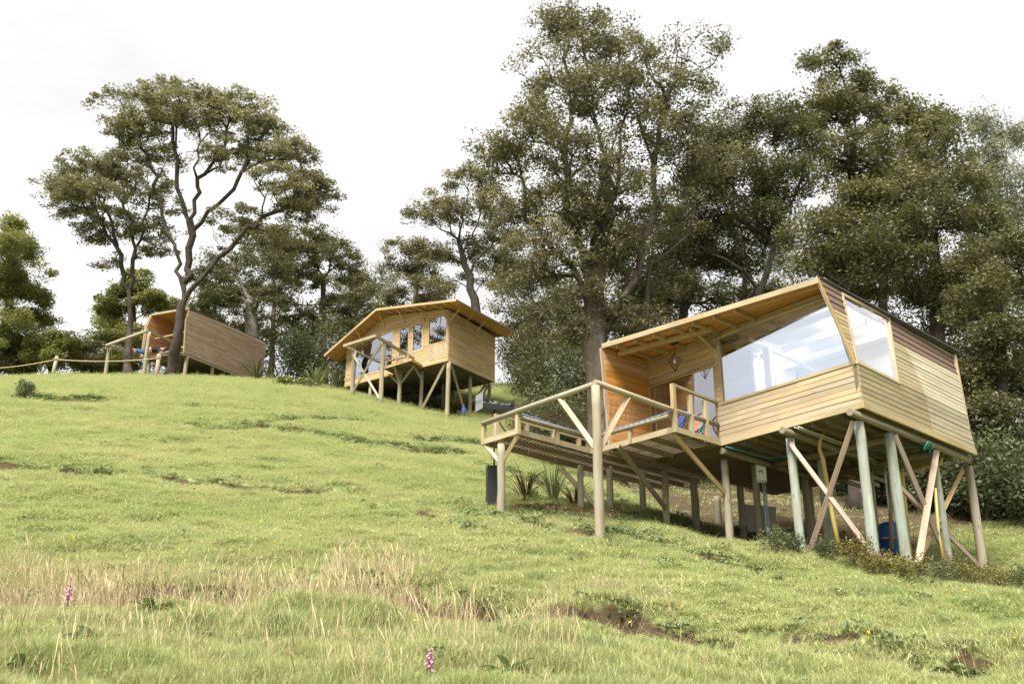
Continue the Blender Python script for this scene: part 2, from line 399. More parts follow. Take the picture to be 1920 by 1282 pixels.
def base_z(x, y):
    x, y = np.atleast_1d(x).astype(float), np.atleast_1d(y).astype(float)
    out = _sol[_n] + _sol[_n + 1] * x + _sol[_n + 2] * y
    for i in range(_n): out = out + _sol[i] * _phi(np.hypot(x - ctrl[i, 0], y - ctrl[i, 1]))
    return out
_wr = np.random.default_rng(3); _waves = []
for lam, amp, n in ((5.0, .035, 5), (2.2, .028, 7), (0.9, .016, 9), (0.42, .009, 10)):
    for _ in range(n):
        a = _wr.random() * 6.283; _waves.append((math.cos(a) * 6.283 / lam, math.sin(a) * 6.283 / lam, _wr.random() * 6.283, amp))
def bumps(x, y):
    o = 0
    for kx, ky, ph, amp in _waves: o = o + amp * np.sin(kx * x + ky * y + ph)
    return o * np.clip(1.25 - np.asarray(y) / 45, .25, 1)
def ground_base(px, py, y0=4.0, y1=75.0):
    r = ray(px, py); ys = np.linspace(y0, y1, 900); xs = r[0] / r[1] * ys; zs = r[2] / r[1] * ys
    hit = np.nonzero(base_z(xs, ys) >= zs)[0]
    i = hit[0] if len(hit) else int(np.argmin(zs - base_z(xs, ys)))
    return V(xs[i], ys[i], zs[i])
# cattle terraces and little cut banks that run across the slope: (pixel path, height, soil width)
BANKS = [([(-60, 1100), (120, 1128), (250, 1138), (400, 1132), (520, 1128), (700, 1122), (830, 1136), (950, 1150), (1080, 1165), (1200, 1162), (1290, 1178)], .38, .16, 1.0),
         ([(1480, 1192), (1560, 1208), (1650, 1222), (1760, 1238), (1850, 1240)], .28, .11, .9),
         ([(-40, 868), (120, 880), (260, 890), (360, 905), (500, 915), (600, 924)], .24, .17, 1.0),
         ([(540, 806), (650, 826), (760, 842), (860, 852)], .24, .34, .8),
         ([(880, 960), (960, 985), (1060, 1000), (1180, 1010), (1300, 1040), (1420, 1062), (1480, 1080)], .16, .22, .9),
         ([(700, 955), (800, 968), (900, 992)], .12, .2, .7),
         ([(780, 826), (860, 828), (910, 836)], .12, .70, .95),
         ([(20, 745), (110, 752), (200, 755)], .16, .3, .8),
         ([(360, 800), (420, 806), (560, 785), (660, 790)], .16, .4, .7),
         ([(900, 870), (960, 890), (1100, 930), (1200, 950)], .12, .50, .8),
         ([(1390, 1250), (1430, 1252), (1480, 1250)], .06, .05, .7), ([(640, 1086), (670, 1082), (700, 1080)], .08, .07, .9), ([(1060, 1000), (1085, 1004), (1112, 1002)], .08, .20, .9), ([(300, 762), (420, 768), (520, 775)], .12, .25, .7), ([(1150, 1020), (1230, 1046), (1330, 1075)], .10, .18, .8), ([(1560, 1120), (1640, 1140), (1730, 1150)], .08, .12, .6)]
BK = []
for path, hgt, wid, soil in BANKS:
    P = np.array([ground_base(*p)[:2] for p in path]); BK.append((P, hgt, wid, soil))
def bank_fields(x, y):
    dz = np.zeros_like(x); soil = np.zeros_like(x)
    for i, (P, hgt, wid, sa) in enumerate(BK):
        m = (x > P[:, 0].min() - 3) & (x < P[:, 0].max() + 3) & (y > P[:, 1].min() - 3) & (y < P[:, 1].max() + 3)
        if not m.any(): continue
        xx, yy = x[m], y[m]; best = np.full(xx.shape, 1e9); side = np.zeros_like(xx); end = np.zeros_like(xx)
        for k in range(len(P) - 1):
            a, b = P[k], P[k + 1]; d = b - a; ln2 = d @ d
            t = np.clip(((xx - a[0]) * d[0] + (yy - a[1]) * d[1]) / ln2, 0, 1)
            qx, qy = xx - a[0] - t * d[0], yy - a[1] - t * d[1]; dd = np.hypot(qx, qy)
            s = np.sign(d[0] * qy - d[1] * qx); up = dd < best
            best[up] = dd[up]; side[up] = s[up]
        wob = .78 + .42 * np.sin(xx * 1.7 + i) * np.sin(xx * .63 + 2 * i) + .30 * np.sin(xx * 4.9 + yy * 2)
        wob = np.clip(wob, .45 if i == 0 else .15, 1.1)
        sd = best * side + .06 * np.sin(xx * 5.3 + 1.3 * i) + .05 * np.sin(xx * 11 + yy * 3)
        far = np.exp(-(best / (.9 + wid)) ** 2)
        dz[m] += hgt * wob * far * np.tanh(sd / (.06 + wid * .08)) * .5
        rag = .85 + .25 * np.sin(xx * 13 + 3 * np.sin(yy * 9)) * np.sin(yy * 15 + xx * 5) + .15 * np.sin(xx * 31 + yy * 17)
        soil[m] = np.maximum(soil[m], sa * np.clip(wob * 2, 0, 1) * np.clip(rag, .45, 1.1) * np.exp(-((sd + .45 * wid) / (wid * .75)) ** 2))
        if i < 1: soil[m] = np.maximum(soil[m], .34 * np.clip(wob * 1.6, 0, 1) * np.clip(rag, .5, 1) * ((sd > -.55) & (sd < .02)))
    return dz, soil
UNDER = [np.array(k) for k in ([(3.6, 23.2), (4.6, 21.6), (6.3, 19.6), (7.6, 20.2), (9.6, 22.4), (6.6, 25.4)], [(4.4, 24.3), (9.6, 24.6), (16, 30), (14, 46), (3, 46), (2.8, 30)], [(-3.2, 48.0), (-8.2, 51.6), (-6.4, 54.6), (-1.2, 51.0)], [(-17.6, 52.5), (-15.0, 57.0), (-17.6, 58.0), (-20, 53.4)])]  # bare soil and litter, added to deepen the shade under and behind cabins
def shade_soil(x, y):
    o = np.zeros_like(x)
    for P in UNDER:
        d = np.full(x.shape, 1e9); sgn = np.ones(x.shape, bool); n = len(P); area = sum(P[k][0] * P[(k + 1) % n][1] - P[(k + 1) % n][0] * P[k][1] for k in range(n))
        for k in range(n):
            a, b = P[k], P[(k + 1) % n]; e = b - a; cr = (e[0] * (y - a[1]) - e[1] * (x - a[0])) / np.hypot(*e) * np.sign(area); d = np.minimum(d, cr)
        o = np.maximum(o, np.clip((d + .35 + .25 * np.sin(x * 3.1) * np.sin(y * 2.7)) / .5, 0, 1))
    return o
def gz_arr(x, y):
    x, y = np.asarray(x, float), np.asarray(y, float)
    return base_z(x, y) + bumps(x, y) + bank_fields(x, y)[0]
def gz(x, y): return float(gz_arr(np.array([x]), np.array([y]))[0])
def gp(px, py, y0=4.0, y1=75.0):
    r = ray(px, py); ys = np.linspace(y0, y1, 1400); xs = r[0] / r[1] * ys; zs = r[2] / r[1] * ys
    g = gz_arr(xs, ys); hit = np.nonzero(g >= zs)[0]
    i = hit[0] if len(hit) else int(np.argmin(zs - g))
    return V(xs[i], ys[i], g[i])

def spaced(lo, hi, step, far_lo, far_hi, ratio=1.25):
    a = list(np.arange(lo, hi, step)); s, v = step, a[-1]
    while v < far_hi: s *= ratio; v += s; a.append(v)
    s, v = step, a[0]
    while v > far_lo: s *= ratio; v -= s; a.insert(0, v)
    return np.array(a)
gx = spaced(-9, 11, .11, -220, 220, 1.09)
gy = np.unique(np.r_[spaced(5, 24, .10, -60, 24.1, 1.25)[:-1], spaced(24, 62, .24, 23.9, 320, 1.12)])
GX, GY = np.meshgrid(gx, gy); sh = GX.shape
bdz, bsoil = bank_fields(GX.ravel(), GY.ravel())
bsoil = np.maximum(bsoil, shade_soil(GX.ravel(), GY.ravel()))
GZ = base_z(GX.ravel(), GY.ravel()) + bumps(GX.ravel(), GY.ravel()) + bdz
idx = np.arange(sh[0] * sh[1]).reshape(sh)
q = np.stack([idx[:-1, :-1], idx[:-1, 1:], idx[1:, 1:], idx[1:, :-1]], -1).reshape(-1, 4)
gme = indexed_mesh('hillside', np.c_[GX.ravel(), GY.ravel(), GZ], q)
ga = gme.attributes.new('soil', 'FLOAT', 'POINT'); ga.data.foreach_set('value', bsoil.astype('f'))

def grass_colour(nt, soil_src=None, straw=0.0):
    """patchy pasture colour shared by the ground and the blades"""
    pos = nd(nt, 'ShaderNodeNewGeometry').outputs['Position']
    n1 = noise(nt, mapping(nt, pos, (.6, 1.3, .4)), .45, 4, .6); n2 = noise(nt, mapping(nt, pos, (.7, 1.3, .6)), 1.5, 5, .65); n3 = noise(nt, pos, 7, 4, .6)
    c = mixc(nt, ramp(nt, n1, .35, .66), (.325, .375, .135), (.440, .450, .205))
    c = mixc(nt, ramp(nt, n2, .54, .68, (0, 0, 0), (.85,) * 3), c, (.180, .265, .085))
    c = mixc(nt, ramp(nt, n3, .56, .76, (0, 0, 0), (.6,) * 3), c, (.38, .345, .19))
    return c, pos
m, nt, b = mat('pasture_ground')
c, pos = grass_colour(nt)
soil = nd(nt, 'ShaderNodeAttribute', attribute_name='soil').outputs['Fac']
fine = noise(nt, pos, 24, 5, .7)
c = mixc(nt, ramp(nt, fine, .35, .75), (.215, .255, .090), c)
dry = ramp(nt, noise(nt, pos, .9, 6, .7), .60, .72, (0, 0, 0), (.65,) * 3)
c = mixc(nt, dry, c, (.16, .115, .055))
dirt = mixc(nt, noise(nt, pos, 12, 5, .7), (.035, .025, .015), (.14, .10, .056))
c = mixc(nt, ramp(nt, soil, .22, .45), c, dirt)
c = mixc(nt, 1.0, c, (.92, .93, .88), 'MULTIPLY')
nt.links.new(c, b.inputs['Base Color']); b.inputs['Roughness'].default_value = .95; b.inputs['Specular IOR Level'].default_value = .1
bp = nd(nt, 'ShaderNodeBump'); bp.inputs['Strength'].default_value = 1.0; bp.inputs['Distance'].default_value = .05
nt.links.new(noise(nt, pos, 14, 6, .75), bp.inputs['Height']); nt.links.new(bp.outputs[0], b.inputs['Normal'])
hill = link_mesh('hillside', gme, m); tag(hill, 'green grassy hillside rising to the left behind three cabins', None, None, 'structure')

# ------------------------------------------------------------------ grass: clumps of blades spread over the hill
def blades_mesh(name, n, h, spread, width, lean=.5, seed=0, segs=2):
    r = np.random.default_rng(seed); V_, Q_ = [], []
    for i in range(n):
        a = r.random() * 6.283; d = spread * math.sqrt(r.random()); base = V(d * math.cos(a), d * math.sin(a), -.01)
        hh = h * (.55 + .6 * r.random()); la = r.random() * 6.283; ln = lean * (.2 + r.random()); dirv = V(math.cos(la), math.sin(la), 0)
        wdir = V(-math.sin(la + r.normal() * .5), math.cos(la), 0); b0 = len(V_)
        for k in range(segs + 1):
            t = k / segs; p = base + V(0, 0, hh * (t - .25 * ln * t * t)) + dirv * (hh * ln * t * t * .8)
            w = width * (1 - .85 * t) * (.7 + .6 * r.random())
            V_ += [p - wdir * w / 2, p + wdir * w / 2]
        for k in range(segs): Q_.append((b0 + 2 * k, b0 + 2 * k + 1, b0 + 2 * k + 3, b0 + 2 * k + 2))
    return indexed_mesh(name, np.array(V_), np.array(Q_), False)
m, nt, b = mat('grass_blades')
c, pos = grass_colour(nt)
rnd = nd(nt, 'ShaderNodeObjectInfo').outputs['Random']
c = mixc(nt, ramp(nt, rnd, .0, 1., (0, 0, 0), (.55,) * 3), c, (.46, .485, .21))
c = mixc(nt, ramp(nt, rnd, .90, .93, (0, 0, 0), (.8,) * 3), c, (.42, .35, .20))
nt.links.new(c, b.inputs['Base Color']); b.inputs['Roughness'].default_value = .6; b.inputs['Specular IOR Level'].default_value = .25
tr = nd(nt, 'ShaderNodeBsdfTranslucent'); nt.links.new(c, tr.inputs['Color'])
mx = nd(nt, 'ShaderNodeMixShader'); mx.inputs[0].default_value = .38
nt.links.new(b.outputs[0], mx.inputs[1]); nt.links.new(tr.outputs[0], mx.inputs[2]); nt.links.new(mx.outputs[0], nt.nodes['Material Output'].inputs['Surface'])
GRASS = m
m, nt, b = mat('straw_stalks')
rnd = nd(nt, 'ShaderNodeObjectInfo').outputs['Random']
c = mixc(nt, rnd, (.36, .27, .15), (.58, .48, .30))
nt.links.new(c, b.inputs['Base Color']); b.inputs['Roughness'].default_value = .8
STRAW = m

def scatter(name, protos, pts, rot, scl, idx, label, material):
    me = bpy.data.meshes.new(name); me.vertices.add(len(pts)); me.vertices.foreach_set('co', pts.astype('f').ravel())
    for nm, ty, dat in (('rot', 'FLOAT_VECTOR', rot), ('scl', 'FLOAT_VECTOR', scl)):
        a = me.attributes.new(nm, ty, 'POINT'); a.data.foreach_set('vector', dat.astype('f').ravel())
    a = me.attributes.new('pick', 'INT', 'POINT'); a.data.foreach_set('value', idx.astype('i'))
    o = link_mesh(name, me, material); tag(o, label, None, None, 'stuff')
    pc = bpy.data.collections.new(name + '_clumps')
    for i, pm in enumerate(protos):
        pm.materials.append(material); po = bpy.data.objects.new('%s_clump' % name, pm); pc.objects.link(po)
    ng = bpy.data.node_groups.new(name + '_spread', 'GeometryNodeTree')
    ng.interface.new_socket('Geometry', in_out='INPUT', socket_type='NodeSocketGeometry'); ng.interface.new_socket('Geometry', in_out='OUTPUT', socket_type='NodeSocketGeometry')
    gi, go = ng.nodes.new('NodeGroupInput'), ng.nodes.new('NodeGroupOutput')
    ip = ng.nodes.new('GeometryNodeInstanceOnPoints'); ci = ng.nodes.new('GeometryNodeCollectionInfo')
    ci.inputs['Collection'].default_value = pc; ci.inputs['Separate Children'].default_value = True; ci.inputs['Reset Children'].default_value = True
    def na(nm, ty):
        n = ng.nodes.new('GeometryNodeInputNamedAttribute'); n.data_type = ty; n.inputs['Name'].default_value = nm
        return n.outputs['Attribute']
    l = ng.links.new
    l(gi.outputs[0], ip.inputs['Points']); l(ci.outputs[0], ip.inputs['Instance']); ip.inputs['Pick Instance'].default_value = True
    l(na('pick', 'INT'), ip.inputs['Instance Index']); l(na('rot', 'FLOAT_VECTOR'), ip.inputs['Rotation']); l(na('scl', 'FLOAT_VECTOR'), ip.inputs['Scale'])
    l(ip.outputs[0], go.inputs[0])
    md = o.modifiers.new('spread', 'NODES'); md.node_group = ng
    return o
def polar_points(n, r0, r1, power, half=31, seed=1):
    r_ = np.random.default_rng(seed); u = r_.random(n); k = 2 - power
    r = (r0 ** k + u * (r1 ** k - r0 ** k)) ** (1 / k); a = np.radians((r_.random(n) * 2 - 1) * half)
    return r * np.sin(a), r * np.cos(a), r, r_
NG = 470000
x, y, r, r_ = polar_points(NG, 4.2, 64, 1.55, 43)
bd, so = bank_fields(x, y)
so = np.maximum(so, shade_soil(x, y) * .3); keep = (r_.random(NG) > so * 3.2) & ~((x > 9.5 + (y - 22) * .15) & (y > 29))
x, y, r = x[keep], y[keep], r[keep]; z = base_z(x, y) + bumps(x, y) + bd[keep]
def _bank_y(xq):   # the long cut bank in the foreground: longer, rougher grass below it
    P = BK[0][0]; return np.interp(xq, P[:, 0], P[:, 1])
below = np.clip((_bank_y(x) - y - .8) / 1.2, 0, 1) * np.clip((P_ := (2.6 - x)) / 1.5, .25, 1)
patch = .7 + .5 * (np.sin(x * 1.3 + 2 * np.sin(y * .7)) * np.sin(y * 1.1 + x * .4)) + .25 * np.sin(x * 3.7) * np.sin(y * 3.1)
sz = (.34 + .26 * patch + below * .55) * (1 + r / 130) * (.75 + .5 * r_.random(len(x)))
wide = (.8 + r / 14) * (.8 + .4 * r_.random(len(x)))
protos = [blades_mesh('grass_clump', 22, .115, .095, .0055, .85, 10 + i) for i in range(8)]
scatter('grass', protos, np.c_[x, y, z], np.c_[r_.normal(0, .12, len(x)), r_.normal(0, .12, len(x)), r_.random(len(x)) * 6.283],
        np.c_[wide, wide, sz], r_.integers(0, 8, len(x)), 'short bright green pasture grass covering the whole hillside', GRASS)
# longer tufts
x, y, r, r_ = polar_points(6800, 4.2, 30, 1.3, 43, 5)
keep = (np.sin(x * .9 + 3 * np.sin(y * .8)) * np.sin(y * .9 + 1) + .5 * np.sin(x * 2.7 + y) > .35) | ((y < _bank_y(x) - 1.1) & (x < 2.5))
keep &= ~((x > 9.5) & (y > 28)) & (shade_soil(x, y) < .4); x, y, r = x[keep], y[keep], r[keep]; z = gz_arr(x, y)
protos = [blades_mesh('tuft_clump', 26, .24, .10, .007, .9, 40 + i, 3) for i in range(5)]
s = .5 + .5 * r_.random(len(x)); s *= np.where((y < _bank_y(x) - .5) & (x < 2.6), .72, .40) * (1 + r / 150)
scatter('long_grass', protos, np.c_[x, y, z], np.c_[r_.normal(0, .15, len(x)), r_.normal(0, .15, len(x)), r_.random(len(x)) * 6.283],
        np.c_[s * 1.2, s * 1.2, s], r_.integers(0, 5, len(x)), 'longer darker grass tufts scattered over the pasture and foreground', GRASS)
# dry stalks with seed heads along the foreground bank and below it
def stalk_mesh(name, seed, head=True, h=.55):
    r = np.random.default_rng(seed); V_, Q_ = [], []
    for i in range(5):
        a = r.random() * 6.283; base = V(.07 * r.normal(), .07 * r.normal(), -.02); la = r.random() * 6.283; ln = .12 + .45 * r.random() ** 2; hh = h * (.5 + .6 * r.random())
        dv = V(math.cos(la), math.sin(la), 0); sd = V(-dv[1], dv[0], 0)
        for cross in (sd, dv):
            b0 = len(V_); ks = (0, .35, .7, .78, .9, 1.0); wd = (.0032, .0028, .0022, .007, .008, .0015) if head and i < 3 else (.0034, .003, .0024, .002, .0015, .001)
            for t, w in zip(ks, wd):
                p = base + V(0, 0, hh * (t - .2 * ln * t * t)) + dv * hh * ln * t * t
                V_ += [p - cross * w / 2, p + cross * w / 2]
            for k in range(5): Q_.append((b0 + 2 * k, b0 + 2 * k + 1, b0 + 2 * k + 3, b0 + 2 * k + 2))
    return indexed_mesh(name, np.array(V_), np.array(Q_), False)
r_ = np.random.default_rng(21); pts = []
def along_bank(i, n, lo, hi, off, spread):
    P = BK[i][0]; t = r_.random(n) * (hi - lo) + lo; xs = P[0, 0] + t * (P[-1, 0] - P[0, 0]); ys = np.interp(xs, P[:, 0], P[:, 1]) + off + r_.normal(0, spread, n)
    return np.c_[xs, ys]
pts.append(along_bank(0, 420, .0, .32, -.45, .28)); pts.append(along_bank(0, 170, .28, .52, -.1, .25)); pts.append(along_bank(0, 150, .5, .66, -.4, .25)); pts.append(along_bank(0, 25, .64, 1., .2, .2))
pts.append(along_bank(0, 110, .52, .64, .7, .3)); pts.append(along_bank(0, 60, .0, .2, .6, .3)); pts.append(along_bank(1, 6, 0, 1, .1, .2))
n = 270; pts.append(np.c_[r_.uniform(-4.6, .6, n), r_.uniform(6.6, 10.8, n)]); pts.append(np.c_[r_.uniform(-3, 4.5, 26), r_.uniform(6.5, 10, 26)])
pts = np.concatenate(pts); z = gz_arr(pts[:, 0], pts[:, 1]); n = len(pts); s = r_.uniform(.45, 1.15, n)
protos = [stalk_mesh('stalk_clump', 60 + i, i < 4) for i in range(6)]
scatter('dry_stalks', protos, np.c_[pts, z], np.c_[r_.normal(.05, .16, n), r_.normal(.12, .2, n), r_.random(n) * 6.283], np.c_[s, s, s], r_.integers(0, 6, n),
        'pale dry grass stalks with seed heads along the foreground bank', STRAW)
# ------------------------------------------------------------------ trees
LEAF = {
 'olive': leafmat('olive_leaves', (.072, .068, .042), (.270, .245, .140), .32),
 'dark': leafmat('dark_green_leaves', (.044, .047, .024), (.195, .178, .080), .32),
 'giant': leafmat('grey_green_leaves', (.054, .055, .033), (.260, .228, .125), .32),
 'bright': leafmat('yellow_green_leaves', (.070, .085, .026), (.270, .260, .085), .35),
 'grey': leafmat('pale_grey_leaves', (.115, .125, .085), (.25, .25, .16), .35),
 'shrub': leafmat('shrub_leaves', (.050, .066, .034), (.14, .155, .070), .3),
 'amber': leafmat('amber_green_leaves', (.070, .090, .028), (.23, .165, .05), .3),
 'red_leaf': leafmat('bronze_blades', (.050, .032, .022), (.13, .085, .04)),
 'flax': leafmat('flax_blades', (.080, .105, .040), (.24, .25, .125), .25),
 'flax_dark': leafmat('dark_flax_blades', (.045, .050, .026), (.13, .12, .06), .2),
 'brom': leafmat('bromeliad_blades', (.06, .07, .03), (.22, .16, .085), .2),
 'white_flower': leafmat('white_flowers', (.55, .55, .45), (.8, .8, .72), .2),
 'red_flower': leafmat('red_flowers', (.42, .035, .03), (.62, .14, .16), .2),
 'yellow_flower': leafmat('yellow_flowers', (.60, .42, .02), (.75, .6, .06), .2),
 'pink_flower': leafmat('pink_flowers', (.55, .24, .42), (.75, .5, .62), .2),
 'broad': leafmat('broad_leaves', (.085, .13, .05), (.17, .22, .10), .25),
}
LEAF_N, LEAF_S = 1.55, .76
def leaf_quads(cent, size, r, up=.55, width=.42, out=None):
    n = len(cent)
    d = r.normal(size=(n, 3)); d[:, 2] = d[:, 2] * .6 + .1
    if out is not None: d += out * .9
    d /= np.linalg.norm(d, axis=1)[:, None] + 1e-9
    nn = r.normal(size=(n, 3)) + np.array([0, 0, up * 2.0]); s = np.cross(d, nn); s /= np.linalg.norm(s, axis=1)[:, None] + 1e-9
    ln = (size * (.65 + .7 * r.random(n)))[:, None]; w = ln * width * .5; up_ = np.cross(s, d)
    return np.stack([cent - d * ln * .5, cent + s * w + up_ * ln * .06, cent + d * ln * .5, cent - s * w + up_ * ln * .06], 1)

def grow(trunk, trad, tips, r, alpha=.35, step=.55, wig=.10, stems=()):
    """skeleton that reaches every tip: nodes, parents and radii (the branches thin out as they divide)"""
    nodes = [V(*p) for p in trunk]; par = [-1] + list(range(len(trunk) - 1)); plen = [0.0]
    for i in range(1, len(nodes)): plen.append(plen[-1] + np.linalg.norm(nodes[i] - nodes[i - 1]))
    NT = len(nodes); arr = np.zeros((60000, 3)); pl = np.zeros(60000); dirs = np.zeros((60000, 3))
    arr[:NT] = nodes; pl[:NT] = plen
    for i in range(NT): dirs[i] = unit(nodes[min(i + 1, NT - 1)] - nodes[max(i - 1, 0)])
    start = max(1, int(NT * .45)); n = NT; par = par + [0] * (60000 - NT); floor_r = {}
    for pts, r0 in stems:
        j = int(np.argmin(np.linalg.norm(arr[:n] - V(*pts[0]), axis=1))); prev = j; tot = sum(np.linalg.norm(V(*b) - V(*a)) for a, b in zip(pts[:-1], pts[1:])); acc = 0.0
        for a, b in zip(pts[:-1], pts[1:]):
            a, b = V(*a), V(*b); k = max(1, int(np.linalg.norm(b - a) / .5))
            for s in range(1, k + 1):
                p = a + (b - a) * s / k + r.normal(0, wig * .6, 3); sg = p - arr[prev]; L_ = np.linalg.norm(sg) + 1e-9
                arr[n] = p; par[n] = prev; pl[n] = pl[prev] + L_ * .6; dirs[n] = sg / L_; acc += L_; floor_r[n] = r0 * (1 - .72 * min(1, acc / tot)); prev = n; n += 1
    top = arr[NT - 1]; order = np.argsort(np.linalg.norm(tips - top, axis=1)); tipnodes = []
    for ti in order:
        t = tips[ti]; d = t - arr[start:n]; dist = np.linalg.norm(d, axis=1)
        cosang = (d * dirs[start:n]).sum(1) / (dist + 1e-6)
        cost = dist * (1 + .35 * (1 - cosang)) + alpha * pl[start:n] + np.where(arr[start:n, 2] > t[2], (arr[start:n, 2] - t[2]) * .9, 0)
        j = start + int(np.argmin(cost)); p0, d0 = arr[j], dirs[j]; ln = np.linalg.norm(t - p0)
        if ln < .05: tipnodes.append(j); continue
        k = max(1, int(round(ln / step))); ctrl_p = p0 + d0 * ln * .35 + (t - p0) * .15
        prev = j
        for s in range(1, k + 1):
            u = s / k; p = (1 - u) ** 2 * p0 + 2 * u * (1 - u) * ctrl_p + u * u * t
            if s < k: p = p + r.normal(0, wig * min(1, ln / 2), 3)
            arr[n] = p; par[n] = prev; sg = p - arr[prev]; L_ = np.linalg.norm(sg) + 1e-9; pl[n] = pl[prev] + L_; dirs[n] = sg / L_; prev = n; n += 1
            if n > 59000: break
        tipnodes.append(prev)
    arr = arr[:n]; par = np.array(par[:n]); cnt = np.zeros(n)
    for t in tipnodes: cnt[t] += 1
    for i in range(n - 1, 0, -1): cnt[par[i]] += cnt[i]
    rad = .010 * np.maximum(cnt, 1) ** .47
    for i, v in floor_r.items(): rad[i] = max(rad[i], v)
    rad = np.minimum(rad, trad * .62)
    s_ = np.linspace(0, 1, NT); rad[:NT] = trad * (1.08 - .30 * s_ - .38 * s_ ** 2.5)
    return arr, par, rad, NT, tipnodes
def skeleton_mesh(name, arr, par, rad, first):
    ch = np.arange(first, len(arr)); pa = par[ch]; a, b = arr[pa], arr[ch]; ra = np.minimum(rad[pa], rad[ch] * 1.6); rb = rad[ch]
    d = b - a; ln = np.linalg.norm(d, axis=1); ok = ln > 1e-5; a, b, ra, rb, d, ln = a[ok], b[ok], ra[ok], rb[ok], d[ok], ln[ok]
    d = d / ln[:, None]; s = np.cross(d, np.array([.31, .22, .92])); s /= np.linalg.norm(s, axis=1)[:, None]; t = np.cross(d, s)
    K = 5; ang = np.arange(K) * 2 * np.pi / K; co, si = np.cos(ang), np.sin(ang)
    ring = s[:, None, :] * co[None, :, None] + t[:, None, :] * si[None, :, None]
    v0 = a[:, None] + ring * ra[:, None, None]; v1 = (b + d * rb[:, None] * .4)[:, None] + ring * rb[:, None, None]
    v = np.concatenate([v0, v1], 1).reshape(-1, 3); base = (np.arange(len(a)) * 2 * K)[:, None]
    k = np.arange(K); k2 = (k + 1) % K
    q = np.stack([base + k, base + k2, base + K + k2, base + K + k], -1).reshape(-1, 4)
    return indexed_mesh(name, v, q)

def tree(name, label, cat, base, trunk_px, D, trad, lobes, leaf, bark, lsize=.16, nleaf=70, pad=.5, flat=.5, alpha=.35, group=None, fill=.75, seed=0, light=.5, wig=.10, hollow=.62, up=.55, width=.42, droop=0.0, zmin=-.35, stems=()):
    """trunk_px: path of the trunk in the photograph; lobes: (px, py, depth offset, rx, ry in px, tips); D: depth of the tree"""
    r = np.random.default_rng(seed + 100); nleaf = int(nleaf * LEAF_N); lsize = lsize * LEAF_S; stems = [(pts, r0 * .68) for pts, r0 in stems]
    tr = [ony(px, py, D + dd) for px, py, dd in trunk_px]
    if base is not None: tr[0] = V(*base)
    g = gz(tr[0][0], tr[0][1]); tr[0] = V(tr[0][0], tr[0][1], min(g, tr[0][2]) - .25 if base is not None else g - .25)
    # resample the trunk
    P = [tr[0]]
    for a, b in zip(tr[:-1], tr[1:]):
        k = max(2, int(np.linalg.norm(b - a) / .7))
        for s in range(1, k + 1): P.append(a + (b - a) * s / k + (r.normal(0, trad * .16, 3) if s < k else 0))
    root = empty(name, tuple(tr[0]), label, cat, group)
    tips, rel, lob = [], [], []
    for li, (px, py, dd, rx, ry, nt_) in enumerate(lobes):
        c = ony(px, py, D + dd); sc = np.linalg.norm(c) / FPX
        u = r.normal(size=(nt_ * 3, 3)); u /= np.linalg.norm(u, axis=1)[:, None]; u = u[u[:, 2] > zmin][:nt_]
        k = hollow + (1 - hollow) * r.random(len(u)) ** .7
        ns = 4; sub = r.normal(0, .38, (ns, 3)); sub[0] *= .3; si = r.integers(0, ns, len(u)); far_ = np.where(r.random(len(u)) < .12, 1.22, 1.0)
        tips.append(c + (sub[si] + u * (k * far_)[:, None] * .68) * np.array([rx, rx * .9, ry]) * sc); rel.append(u); lob.append(r.random(ns)[si] * .6 + .4 * r.random())
    tips, rel, lob = np.concatenate(tips), np.concatenate(rel), np.concatenate(lob)
    arr, par, rad, NT, tn = grow(P, trad, tips, r, alpha, .55, wig, [([ony(px, py, D + dd) for px, py, dd in pts], r0) for pts, r0 in stems])
    # trunk
    tb = MB(); rr = [rad[i] * (1 + (.9 if i == 0 else .25 if i == 1 else 0)) * (1 + r.normal(0, .04)) for i in range(NT)]
    tb.tube(arr[:NT], rr, 12); tb.build('trunk', M[bark], root)
    bo = link_mesh('branches', skeleton_mesh('branches', arr - tr[0], par, rad, NT), M[bark], root)
    # leaves in flattened pads round every twig end
    keep = r.random(len(tips)) < fill + .25; T, RL_, LB = tips[keep], rel[keep], lob[keep]
    cnt = r.poisson(nleaf * (.5 + r.random(len(T)))); N = cnt.sum(); ii = np.repeat(np.arange(len(T)), cnt)
    off = r.normal(size=(N, 3)); off /= np.linalg.norm(off, axis=1)[:, None] + 1e-9; off *= (r.random(N) ** .45)[:, None]
    ps = pad * (.6 + .8 * r.random(len(T)))[ii]
    cen = T[ii] + off * np.stack([ps, ps, ps * flat], 1)
    if droop: cen[:, 2] -= droop * r.random(N) ** 1.5
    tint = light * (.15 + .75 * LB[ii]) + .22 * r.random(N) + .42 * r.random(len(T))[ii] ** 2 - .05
    out = off.copy(); out[:, 2] = out[:, 2] * .5 + (.1 if not droop else -1.2)
    me = quads_mesh('crown', leaf_quads(cen - tr[0], np.full(N, lsize), r, up, width, out), 4, tint)
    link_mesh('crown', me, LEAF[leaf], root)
    return root, arr, rad

